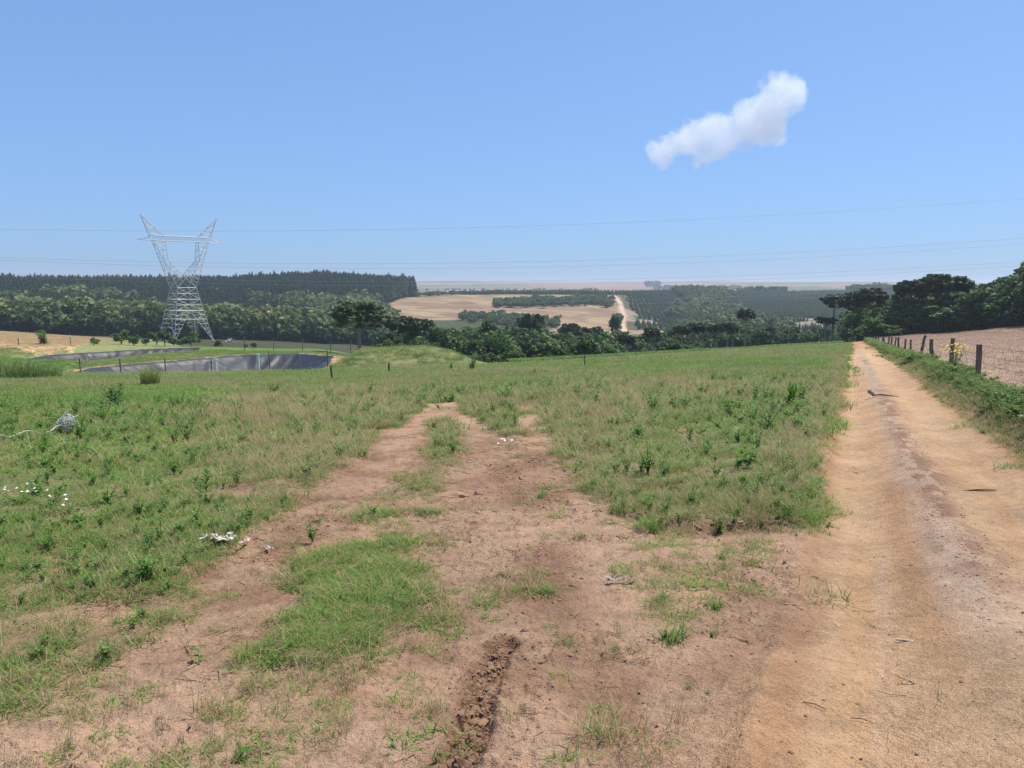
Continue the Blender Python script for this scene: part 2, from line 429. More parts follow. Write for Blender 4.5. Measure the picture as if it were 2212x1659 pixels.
def soil_mat():
    """ground colour from the survey of what covers it (a colour attribute) with procedural grain, crumbs, cracks and relief"""
    m, nt = new_mat('soil')
    a = N(nt, 'ShaderNodeAttribute', attribute_name='cover')
    g = N(nt, 'ShaderNodeNewGeometry'); P = g.outputs['Position']
    n1 = noise(nt, 9, 3, P, .65); n2 = noise(nt, 70, 2, P, .7); n3 = noise(nt, .05, 2, P); n4 = noise(nt, 1.1, 2, P, .6)
    f = mth(nt, 'ADD', mth(nt, 'MULTIPLY', n1, .5), mth(nt, 'MULTIPLY', n2, .55))
    f = mth(nt, 'ADD', f, mth(nt, 'MULTIPLY', mth(nt, 'SUBTRACT', n3, .5), .35))
    f = mth(nt, 'ADD', f, mth(nt, 'MULTIPLY', mth(nt, 'SUBTRACT', n4, .5), .45))
    k = N(nt, 'ShaderNodeMapRange'); k.inputs['From Min'].default_value = .25; k.inputs['From Max'].default_value = .8; k.inputs['To Min'].default_value = .55; k.inputs['To Max'].default_value = 1.4
    nt.links.new(f, k.inputs[0])
    vm = N(nt, 'ShaderNodeVectorMath', operation='SCALE'); nt.links.new(a.outputs['Color'], vm.inputs[0]); nt.links.new(k.outputs[0], vm.inputs['Scale'])
    d = N(nt, 'ShaderNodeBsdfPrincipled'); d.inputs['Roughness'].default_value = .95; d.inputs['Specular IOR Level'].default_value = .12
    nt.links.new(vm.outputs[0], d.inputs['Base Color'])
    vo = N(nt, 'ShaderNodeTexVoronoi', feature='DISTANCE_TO_EDGE'); vo.inputs['Scale'].default_value = 2.6
    wp = N(nt, 'ShaderNodeVectorMath', operation='MULTIPLY_ADD'); nw = N(nt, 'ShaderNodeTexNoise'); nw.inputs['Scale'].default_value = 5; nw.inputs['Detail'].default_value = 2
    nt.links.new(P, nw.inputs['Vector']); nt.links.new(nw.outputs['Color'], wp.inputs[0]); wp.inputs[1].default_value = (.35, .35, .35); nt.links.new(P, wp.inputs[2])
    nt.links.new(wp.outputs[0], vo.inputs['Vector'])
    crack = mth(nt, 'MULTIPLY', mth(nt, 'MINIMUM', mth(nt, 'MULTIPLY', vo.outputs[0], 40), 1), mth(nt, 'GREATER_THAN', n4, .52))
    h = mth(nt, 'ADD', mth(nt, 'MULTIPLY', noise(nt, 26, 4, P, .78), 1.0), mth(nt, 'MULTIPLY', noise(nt, 210, 1, P, .7), .2))
    h = mth(nt, 'ADD', h, mth(nt, 'MULTIPLY', crack, .12))
    b = N(nt, 'ShaderNodeBump'); b.inputs['Strength'].default_value = 1; b.inputs['Distance'].default_value = .036
    nt.links.new(h, b.inputs['Height']); nt.links.new(b.outputs[0], d.inputs['Normal'])
    o = N(nt, 'ShaderNodeOutputMaterial'); nt.links.new(d.outputs[0], o.inputs[0])
    return m
M_SOIL = soil_mat()
G1, G2, G3, G4 = (.055, .12, .018), (.085, .17, .028), (.13, .22, .045), (.24, .21, .09)
M_LUSH = leaf_mat('lush_grass', [(.05, (.095, .2, .03)), (.4, (.17, .32, .052)), (.75, (.28, .42, .088)), (.98, (.48, .42, .18))], .45)
M_MEADOW = leaf_mat('meadow_grass', [(.05, (.095, .2, .035)), (.4, (.165, .285, .06)), (.7, (.28, .33, .11)), (.95, (.5, .41, .21))], .42, .3, .18)
M_STRAW = leaf_mat('dry_stems', [(.1, (.32, .235, .11)), (.6, (.5, .375, .2)), (1, (.66, .54, .34))], .3)
M_WEED = leaf_mat('weed_leaves', [(.1, (.075, .18, .03)), (.5, (.135, .285, .052)), (.9, (.24, .38, .09))], .42)
M_ROADWEED = leaf_mat('roadside_leaves', [(.1, (.08, .15, .035)), (.5, (.155, .25, .06)), (.8, (.25, .33, .095)), (1, (.4, .34, .16))], .42)
M_CROP = leaf_mat('crop_leaves', [(.1, (.07, .18, .02)), (.6, (.11, .26, .03)), (1, (.17, .32, .05))], .35)
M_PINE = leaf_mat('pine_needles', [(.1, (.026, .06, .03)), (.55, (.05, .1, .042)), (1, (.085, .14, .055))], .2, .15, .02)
M_YPINE = leaf_mat('young_pine_needles', [(.1, (.075, .13, .06)), (.6, (.125, .19, .085)), (1, (.17, .235, .1))], .25, .15, .02)
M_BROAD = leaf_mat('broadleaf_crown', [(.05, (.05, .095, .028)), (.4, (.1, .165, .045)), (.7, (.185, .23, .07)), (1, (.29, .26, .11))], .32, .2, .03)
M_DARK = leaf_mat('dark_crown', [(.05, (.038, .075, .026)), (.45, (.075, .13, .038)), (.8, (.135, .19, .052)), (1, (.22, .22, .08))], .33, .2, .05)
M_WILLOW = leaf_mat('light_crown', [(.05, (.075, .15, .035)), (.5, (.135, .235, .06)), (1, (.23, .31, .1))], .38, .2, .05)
M_ARAU = leaf_mat('umbrella_pine_needles', [(.1, (.036, .06, .022)), (.5, (.07, .1, .032)), (1, (.125, .15, .05))], .2, .15, .05)
M_BARK = plain('bark', (.06, .045, .035), (.17, .14, .11), 3, .9, .03, stretch=(1, 1, .25))
M_PALEBARK = plain('pale_bark', (.2, .16, .12), (.4, .35, .28), 3, .9, .02, stretch=(1, 1, .3))
M_STEEL = plain('galvanised_steel', (.42, .43, .44), (.58, .59, .59), .6, .55, 0, .2, .4)
M_CONC = plain('concrete', (.4, .38, .35), (.55, .52, .48), 2, .9, .01)
M_POST = plain('weathered_wood', (.09, .08, .065), (.24, .21, .17), 9, .9, .012, stretch=(1, 1, .12))
M_POSTD = plain('dark_weathered_wood', (.07, .06, .05), (.2, .17, .14), 9, .9, .012, stretch=(1, 1, .12))
M_WIRE = plain('fence_wire', (.1, .09, .085), (.22, .2, .19), 3, .6, 0, .6)
M_CABLE = plain('conductor_cable', (.25, .26, .28), (.35, .36, .38), 1, .6, 0, .3)
M_STONE = plain('stone', (.2, .15, .12), (.36, .27, .2), 60, .95, .002)
M_CLOD = plain('soil_lump', (.27, .155, .09), (.4, .25, .155), 14, .95, .004)
M_WHITEPL = plain('white_plastic', (.33, .28, .22), (.6, .56, .5), 14, .6, .01)
M_PIPE = plain('white_pipe', (.6, .59, .55), (.75, .74, .7), 3, .5)
M_FLOWER = plain('white_petals', (.7, .7, .68), (.85, .85, .84), 3, .7)
M_YELLOW = plain('yellow_petals', (.75, .5, .01), (.85, .62, .03), 3, .7)
M_PALEWIRE = plain('pale_twine', (.45, .43, .4), (.7, .68, .64), 10, .8)

# ---------------------------------------------------------------- terrain sheets
def build_terrain():
    rings = np.unique(np.concatenate([[.25], np.geomspace(.5, 2, 30), np.geomspace(2, 8, 270), np.geomspace(8, 60, 185), np.arange(60, 160, .7), np.arange(160, 300, 1.5), np.geomspace(300, 1300, 125), np.geomspace(1300, 9000, 42)]))
    azs = np.concatenate([np.arange(-40, 40.01, .115), np.arange(42, 319, 4)])
    A, D = np.meshgrid(np.radians(azs), rings)
    X = (D * np.sin(A)).ravel(); Y = (D * np.cos(A)).ravel()
    Z = gz(X, Y)
    nr, na = len(rings), len(azs)
    i = np.arange(nr - 1)[:, None]; j = np.arange(na)[None, :]; j2 = (j + 1) % na
    F = np.stack([i * na + j, i * na + j2, (i + 1) * na + j2, (i + 1) * na + j], -1).reshape(-1, 4)
    F = F[:, ::-1]
    az, d, t, s, road, dirt = cover(X, Y)
    C = colours(X, Y, az, d, t, s, road, dirt)
    # which sheet a face belongs to
    fx = X[F].mean(1); fy = Y[F].mean(1)
    faz, fd = polar(fx, fy); ft, fs = road_ts(fx, fy)
    fr = road[F].mean(1); fdi = dirt[F].mean(1)
    lab = np.full(len(F), 'valley_ground', dtype='<U24')
    ed = dedge(faz)
    lab[(fd > 1300)] = 'far_plain'
    lab[(fd > 310) & (fd <= 1300)] = 'far_hillside'
    lab[(fd <= ed) | (fd < 60) | ((faz < azim(1000)) & (fd < 165)) | (np.abs(faz) > 60) & (fd < 165)] = 'meadow_ground'
    lab[(faz < azim(330)) & (fd > 150 + 70 * ss(azim(120), azim(325), faz)) & (fd < 236)] = 'dry_field'
    lab[(faz > azim(1120)) & (faz < 24) & (fd > ed * .86) & (fd <= ed)] = 'crop_field'
    lab[(ft > ROAD_W + 1.3) & (faz > 10) & (faz < 60) & (fd <= ed)] = 'harvested_field'
    hill = poly_sd(fx, fy, HILL_FIELD)
    lab[hill < 0] = 'hill_field'
    lab[(line_sd(fx, fy, FARM_ROAD) < 0)] = 'farm_road'
    lab[(fdi > .5) & (fd < 40)] = 'dirt_track'
    lab[fr > .5] = 'dirt_road'
    for name in np.unique(lab):
        f = F[lab == name]
        u, inv = np.unique(f, return_inverse=True)
        me = bpy.data.meshes.new(str(name))
        fill_mesh(me, np.stack([X[u], Y[u], Z[u]], 1), inv.reshape(-1, 4))
        me.polygons.foreach_set('use_smooth', np.ones(len(f), bool))
        ca = me.attributes.new('cover', 'FLOAT_COLOR', 'POINT')
        ca.data.foreach_set('color', np.concatenate([C[u], np.ones((len(u), 1))], 1).astype(np.float32).ravel())
        me.materials.append(M_SOIL)
        obj(str(name), me, kind='structure')
def mixc(C, c, f):
    return C + (np.array(c) - C) * np.asarray(f)[:, None]
def colours(x, y, az, d, t, s, road, dirt):
    n = len(x)
    big = fbm(x / 3, y / 3, 4, 71); mid = fbm(x / .4, y / .4, 3, 72); huge = fbm(x / 25, y / 25, 3, 73)
    C = np.tile(np.array([.27, .2, .115]), (n, 1))                       # dry thatch between grass
    C = mixc(C, (.18, .185, .075), ss(.35, .65, big))
    C = mixc(C, (.2, .225, .085), ss(30, 90, d) * .8)
    C = mixc(C, (.10, .17, .035), np.maximum(ss(.52, .66, huge) * ss(20, 60, d), np.exp(-((d - 54) / 9) ** 2) * ss(1, 8, az)) * .8)
    C = mixc(C, (.34, .225, .135), (1 - ss(5, 12, d)) * .85)
    ed = dedge(az)
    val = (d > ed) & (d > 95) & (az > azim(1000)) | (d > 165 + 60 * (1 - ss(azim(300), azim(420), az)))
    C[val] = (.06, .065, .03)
    crop = (az > azim(1120)) & (az < 24) & (d > ed * .86) & (d <= ed)
    C[crop] = (.10, .17, .035)
    # bare soil
    soil = np.tile(np.array([.41, .258, .168]), (n, 1))
    soil = mixc(soil, (.3, .172, .105), ss(.44, .68, mid) * .85)
    soil = mixc(soil, (.45, .295, .198), ss(.48, .68, big) * .8)
    k = d < 12
    fu = np.zeros(n); fu[k] = 1 - ss(-.03, .07, line_sd(x[k], y[k], FURROW) + (mid[k] - .5) * .1)
    lump = np.zeros(n); q = d < 30
    for cx, cy_, rx, ry in [(.2, 8.6, .55, 1.2), (-.1, 9.9, .3, 1.0), (.35, 11, .3, 1.0), (.25, 5.4, .35, 1.3), (1.4, 7.3, .5, .4), (1.9, 6.7, .6, .3)]:
        lump[q] = np.maximum(lump[q], 1 - ss(.3, 1.1, np.hypot((x[q] - cx) / rx, (y[q] - cy_) / ry) + (mid[q] - .5) * .9))
    soil = mixc(soil, (.22, .12, .075), np.maximum(fu * .9, lump * .75))
    C = C + (soil - C) * dirt[:, None]
    # road: orange wheel tracks, pale crest, dark litter along the middle
    n1 = fbm(s / 2.2, t / .35, 4, 81); n2 = fbm(s / .35, t / .13, 3, 82)
    streak = fbm(s / 6, (t + (fbm(s / 2.5, t * 0 + 4, 3, 86) - .5) * .35) / .05, 3, 85)
    rc = np.tile(np.array([.475, .31, .182]), (n, 1))
    rc = mixc(rc, (.46, .275, .148), ss(.4, .65, n1) * .6)
    rc = mixc(rc, (.49, .345, .235), ss(.5, .68, streak) * (np.exp(-((t - .45) / .3) ** 2) + np.exp(-((t - 1.85) / .35) ** 2)) * .4)
    rc = mixc(rc, (.36, .2, .1), np.exp(-((t - .74 - (n1 - .5) * .2) / .13) ** 2) * ss(3.5, 5, s) * (1 - ss(9, 13, s)) * .8)
    pale = np.exp(-((t - 1.06 - (n1 - .5) * .3) / .22) ** 2) * ss(3.6, 5.5, s)
    rc = mixc(rc, (.43, .315, .24), pale * .85)
    lit = np.exp(-((t - 1.13 - (n1 - .5) * .3) / .2) ** 2) * ss(4.6, 7.0, s) * (1 - ss(24, 34, s)) * ss(.38, .56, n2 + (n1 - .5) * .4)
    rc = mixc(rc, (.27, .155, .095), lit * .9)
    green = np.exp(-((t - 1.08) / .2) ** 2) * ss(30, 42, s) * ss(.42, .62, n1)
    rc = mixc(rc, (.15, .17, .06), green * .8)
    rc = mixc(rc, (.36, .19, .105), (np.exp(-((t - .02) / .12) ** 2) + np.exp(-((t - ROAD_W) / .25) ** 2)) * .55)
    rc = mixc(rc, (.42, .225, .12), ss(60, 120, s) * .8)
    C = C + (rc - C) * road[:, None]
    # banks
    bank = ss(ROAD_W - .1, ROAD_W + .3, t) * (1 - ss(ROAD_W + .5, ROAD_W + 1.1, t)) * (s > 0) * (d < 200)
    C = mixc(C, (.2, .12, .07), bank * .8)
    hv = ss(ROAD_W + .9, ROAD_W + 1.5, t) * (az > 5) * (az < 80) * (d <= ed)
    st = fbm(x / .5 + y / .9, y / .16, 3, 84)
    hc = np.tile(np.array([.37, .25, .175]), (n, 1)); hc = mixc(hc, (.48, .36, .25), ss(.4, .7, st)); hc = mixc(hc, (.30, .2, .145), ss(.5, .7, big) * .6)
    C = C + (hc - C) * hv[:, None]
    dry = (az < azim(330)) & (d > 150 + 70 * ss(azim(120), azim(325), az) + (big - .5) * 14) & (d < 236)
    dc = mixc(np.tile(np.array([.48, .33, .18]), (n, 1)), (.38, .25, .13), ss(.4, .65, big))
    C[dry] = dc[dry]
    # soil lane round the pond
    k = (d > 80) & (d < 165)
    p1 = poly_sd(x[k], y[k], POND); Ck = C[k]
    ring = (1 - ss(1.0, 2.4, p1)) * (d[k] > 108)
    C[k] = mixc(Ck, (.42, .25, .14), ring)
    # across the valley
    hill = np.full(n, 1e3); k = (d > 300) & (d < 1500) & (np.abs(az) < 45); hill[k] = poly_sd(x[k], y[k], HILL_FIELD)
    cont = fbm(y / 7 + x / 60, x / 90, 4, 91)
    hf = np.tile(np.array([.25, .172, .1]), (n, 1)); hf = mixc(hf, (.33, .24, .135), ss(.42, .62, cont)); hf = mixc(hf, (.19, .12, .085), ss(.5, .7, huge) * .7)
    wob = (fbm(x / 20, y / 20, 3, 93) - .5) * 16
    C = C + (hf - C) * (1 - ss(-3, 2, hill + wob))[:, None]
    pl = (az > azim(1330)) & (d > 480) & (d < 1300)
    C[pl & (hill > 0)] = (.085, .085, .045)
    sc_ = pl & (fbm(x / 45, y / 45, 3, 95) > .62) & (d < 760)
    C[sc_] = (.27, .2, .13)
    k = (d > 300) & (d < 1300)
    fr = np.full(n, 1e3); fr[k] = line_sd(x[k], y[k], FARM_ROAD)
    C = mixc(C, (.5, .36, .26), 1 - ss(-1, 1.5, fr))
    fp = d > 1250
    q = fbm(x / 420, y / 260, 3, 97)
    fc = np.tile(np.array([.25, .14, .09]), (n, 1)); fc = mixc(fc, (.3, .19, .12), ss(.5, .56, q)); fc = mixc(fc, (.09, .12, .05), 1 - ss(.36, .4, q))
    C[fp] = fc[fp]
    return C
def WX(px, py): return W(px, py)[:2]
HILL_FIELD = [at_px(800, 560), at_px(835, 700), at_px(885, 800), at_px(1000, 880), at_px(1150, 900), at_px(1280, 880), at_px(1338, 845), at_px(1352, 690), at_px(1356, 560), at_px(1345, 440), at_px(1200, 440), at_px(1190, 560), at_px(1010, 590)]
FARM_ROAD = [(*at_px(1322, 860), 2.2), (*at_px(1338, 780), 2.2), (*at_px(1346, 680), 2.0), (*at_px(1344, 600), 2.0), (*at_px(1352, 520), 2.0)]
build_terrain()

# ---------------------------------------------------------------- scattering (grass, woods that read as one mass)
def scatter(name, protos, P, rz, scale, pick=None, tint=None, tilt=None, label=None, cat=None):
    """one object: every point carries one of the prototype meshes"""
    n = len(P)
    pc = bpy.data.collections.new('stock_' + name)
    for k, me in enumerate(protos):
        pc.objects.link(bpy.data.objects.new('%s_stock_%02d' % (name, k), me))
    me = bpy.data.meshes.new(name)
    me.vertices.add(n); me.vertices.foreach_set('co', np.asarray(P, np.float32).ravel())
    rot = np.zeros((n, 3), np.float32); rot[:, 2] = rz
    if tilt is not None: rot[:, 0] = tilt
    if np.ndim(scale) == 1: scale = np.repeat(np.asarray(scale)[:, None], 3, 1)
    if pick is None: pick = rng.integers(0, len(protos), n)
    if tint is None: tint = rng.random(n)
    for nm, ty, ar, key in (('rot', 'FLOAT_VECTOR', rot, 'vector'), ('scl', 'FLOAT_VECTOR', scale, 'vector'), ('pick', 'INT', pick, 'value'), ('tint', 'FLOAT', tint, 'value')):
        a = me.attributes.new(nm, ty, 'POINT'); a.data.foreach_set(key, np.asarray(ar, np.int32 if ty == 'INT' else np.float32).ravel())
    g = bpy.data.node_groups.new(name + '_planting', 'GeometryNodeTree')
    g.interface.new_socket('Geometry', in_out='INPUT', socket_type='NodeSocketGeometry')
    g.interface.new_socket('Geometry', in_out='OUTPUT', socket_type='NodeSocketGeometry')
    gi = g.nodes.new('NodeGroupInput'); go = g.nodes.new('NodeGroupOutput')
    ci = g.nodes.new('GeometryNodeCollectionInfo'); ci.inputs['Collection'].default_value = pc; ci.inputs['Separate Children'].default_value = True; ci.inputs['Reset Children'].default_value = True
    ip = g.nodes.new('GeometryNodeInstanceOnPoints'); ip.inputs['Pick Instance'].default_value = True
    def na(nm, ty):
        q = g.nodes.new('GeometryNodeInputNamedAttribute'); q.data_type = ty; q.inputs['Name'].default_value = nm
        return [o for o in q.outputs if o.enabled and o.name == 'Attribute'][0]
    g.links.new(gi.outputs[0], ip.inputs['Points']); g.links.new(ci.outputs[0], ip.inputs['Instance'])
    g.links.new(na('pick', 'INT'), ip.inputs['Instance Index'])
    er = g.nodes.new('FunctionNodeEulerToRotation'); g.links.new(na('rot', 'FLOAT_VECTOR'), er.inputs[0]); g.links.new(er.outputs[0], ip.inputs['Rotation'])
    g.links.new(na('scl', 'FLOAT_VECTOR'), ip.inputs['Scale'])
    g.links.new(ip.outputs[0], go.inputs[0])
    o = obj(name, me, label=label, cat=cat, kind='stuff')
    md = o.modifiers.new('planting', 'NODES'); md.node_group = g
    return o

def unit(v): return v / (np.linalg.norm(v, axis=-1, keepdims=True) + 1e-9)
def blades(mb, C, h, w_, bend, seg=3, mi=0, bl=.5, r=rng, droop=0):
    """grass blades: curved tapering strips"""
    n = len(C); th = r.random(n) * 2 * math.pi
    D = np.stack([np.cos(th), np.sin(th), np.zeros(n)], 1); S = np.stack([-np.sin(th), np.cos(th), np.zeros(n)], 1)
    h = np.broadcast_to(h, (n,)); w_ = np.broadcast_to(w_, (n,)); bend = np.broadcast_to(bend, (n,)); bl = np.broadcast_to(bl, (n,))
    rows = []
    for k in range(seg + 1):
        f = k / seg
        c = C + D * (h * bend * f ** 1.7)[:, None] + np.array([0, 0, 1]) * (h * (f - droop * .35 * f ** 3) * np.sqrt(np.maximum(1 - (bend * .6) ** 2, .2)))[:, None]
        ww = (w_ * (1 - f) ** .7 + w_ * .06)[:, None]
        rows += [c - S * ww, c + S * ww]
    V = np.stack(rows, 1); m = 2 * (seg + 1)
    F = np.concatenate([np.arange(n)[:, None] * m + np.array([[2 * k, 2 * k + 1, 2 * k + 3, 2 * k + 2]]) for k in range(seg)])
    mb.add(V.reshape(-1, 3), F, mi, np.repeat(bl, m))
def disc(n, rad, r=rng):
    a = r.random(n) * 2 * math.pi; q = rad * np.sqrt(r.random(n))
    return np.stack([q * np.cos(a), q * np.sin(a), np.zeros(n) - .01], 1)
def tuft_lush(seed):
    r = np.random.default_rng(seed); mb = MB()
    n = 44; blades(mb, disc(n, .12, r), r.uniform(.03, .095, n), r.uniform(.0022, .0042, n), r.uniform(.5, 2.0, n), 3, 0, r.random(n) ** 1.1, r, .6)
    n = 14; blades(mb, disc(n, .13, r), r.uniform(.04, .12, n), r.uniform(.001, .002, n), r.uniform(.8, 2.2, n), 2, 1, r.random(n), r)
    return mb.build('short_grass_tuft', [M_LUSH, M_STRAW])
def tuft_meadow(seed):
    r = np.random.default_rng(seed); mb = MB()
    n = 30; blades(mb, disc(n, .14, r), r.uniform(.05, .14, n), r.uniform(.0022, .0042, n), r.uniform(.4, 1.9, n), 3, 0, r.random(n), r, .5)
    n = 16; blades(mb, disc(n, .13, r), r.uniform(.06, .2, n), r.uniform(.0012, .0022, n), r.uniform(.3, 1.8, n), 3, 1, r.random(n), r)
    return mb.build('meadow_tuft', [M_MEADOW, M_STRAW])
def tuft_dry(seed):
    r = np.random.default_rng(seed); mb = MB()
    n = 26; C = disc(n, .09, r); h = r.uniform(.12, .34, n)
    blades(mb, C, h * .75, r.uniform(.0012, .0022, n), r.uniform(.2, 1.6, n), 3, 0, r.random(n), r)
    n = 12; blades(mb, disc(n, .1, r), r.uniform(.05, .15, n), r.uniform(.0016, .003, n), r.uniform(.3, 1, n), 2, 1, r.random(n), r)
    return mb.build('dry_grass_tuft', [M_STRAW, M_MEADOW])
def weed(seed, h=.14, nst=7, nl=9, L=.035, wd=.011, spread=.5, mat=None):
    """low broadleaf herb: several stems with oval leaves"""
    r = np.random.default_rng(seed); mb = MB(); C = []; D = []; LL = []; SS = []
    for k in range(nst):
        a = r.random() * 6.28; b = r.uniform(.1, spread)
        f = np.linspace(0, 1, 4); hh = h * r.uniform(.5, 1.1)
        P = np.stack([np.cos(a) * b * hh * f ** 1.3 * 1.6, np.sin(a) * b * hh * f ** 1.3 * 1.6, hh * f], 1)
        mb.tube(P, [h * .012, h * .01, h * .008, h * .004], 3, 0, .3, False)
        for q in range(nl):
            t = r.uniform(.15, 1.0); p = np.array([np.interp(t, f, P[:, i]) for i in range(3)])
            th = r.random() * 6.28
            C.append(p); D.append([math.cos(th), math.sin(th), r.uniform(-.2, .7)]); LL.append(L * r.uniform(.6, 1.25) * (1.15 - .4 * t))
    C = np.array(C); D = unit(np.array(D)); S = unit(np.cross(D, np.array([0, 0, 1.])) + r.normal(0, .25, D.shape))
    LL = np.array(LL)
    mb.leaves(C, D, LL, LL * wd / L, S, 0, r.random(len(C)), .25)
    return mb.build('leafy_weed', [mat or M_WEED])
def tuft_far(seed, mat2=M_STRAW, mat=M_MEADOW, n=56, h=(.07, .22), rad=.5, wd=.012, nd=16):
    r = np.random.default_rng(seed); mb = MB()
    blades(mb, disc(n, rad, r), r.uniform(*h, n), r.uniform(wd * .6, wd * 1.5, n), r.uniform(.4, 1.5, n), 2, 0, r.random(n), r, .3)
    if nd: blades(mb, disc(nd, rad, r), r.uniform(h[0] * 1.4, h[1] * 1.35, nd), wd * .6, r.uniform(.1, 1.0, nd), 2, 1, r.random(nd), r)
    return mb.build('coarse_grass_tuft', [mat, mat2])
LUSH = [tuft_lush(100 + k) for k in range(5)]
MEAD = [tuft_meadow(110 + k) for k in range(5)]
DRY = [tuft_dry(120 + k) for k in range(4)]
WEEDS = [weed(130 + k, .1 + .03 * k) for k in range(4)]
FARM = [tuft_far(140 + k) for k in range(4)]
FARG = [tuft_far(150 + k, M_STRAW, M_LUSH, 76, (.06, .18), .5, .013, 6) for k in range(3)]
FARW = [weed(160 + k, .2, 12, 12, .07, .024, 1.1, M_ROADWEED) for k in range(4)]
NEARW = [weed(170 + k, .17, 11, 15, .045, .013, 1.1, M_ROADWEED) for k in range(4)]
CROP = [weed(180 + k, .4, 9, 10, .16, .045, .9, M_CROP) for k in range(3)]

def sow(n, d0, d1, a0=-42, a1=42):
    """n places spread evenly over a sector of ground"""
    d = np.sqrt(rng.uniform(d0 * d0, d1 * d1, n)); a = np.radians(rng.uniform(a0, a1, n))
    return d * np.sin(a), d * np.cos(a)
def meadow_ok(x, y):
    """grass density 0..1 and greenness 0..1"""
    az, d, t, s, road, dirt = cover(x, y)
    ed = dedge(az)
    g = (1 - dirt) * (1 - road)
    g *= np.where((t > ROAD_W - .1) & (az > 5), 0, 1)
    g *= np.where((az > azim(1000)) & (d > ed * .87), 0, 1) * (d < 150)
    k = d > 80
    if k.any():
        p = np.minimum(poly_sd(x[k], y[k], POND), poly_sd(x[k], y[k], POND2))
        g[k] *= (p > .3) * np.where((d[k] > 108) & (p < 2.0), .12, 1)
    pat = np.full_like(x, 9.); k = d < 12
    if k.any(): pat[k] = poly_sd(x[k], y[k], PATCH)
    patch = 1 - ss(-.05, .15, pat)
    lushL = (1 - ss(-26, -18, az)) * ss(5, 9, d) * (1 - ss(38, 60, d))
    plate = ss(6.5, 8, d) * (1 - ss(15, 24, d)) * ss(6, 11, az)
    hg = fbm(x / (1.5 + d * .06), y / (1.5 + d * .06), 3, 201)
    strip = ss(.56, .66, fbm(x / 25, y / 25, 3, 73)) * ss(40, 60, d)
    green = np.clip(.34 + .9 * np.exp(-((d - 54) / 9) ** 2) * ss(1, 8, az) - .25 * np.exp(-((d - 90) / 18) ** 2) * ss(1, 8, az) + .9 * lushL + .95 * patch + .6 * plate + .8 * strip + (hg - .5) * 1.5, 0, 1)
    thin = ss(.36, .56, fbm(x / .9, y / .9, 3, 203)) * (.35 + .65 * ss(.35, .5, fbm(x / .22, y / .22, 2, 204)))
    edge = (az < -10) & (d < 8 + 1.5 * np.sin(az))
    g = g * np.where(patch > .5, .45 + .55 * thin, np.where(edge, np.where(x < -2.5, .22, .06) + .75 * thin, .38 + .62 * thin))
    return g, green, patch, d, az
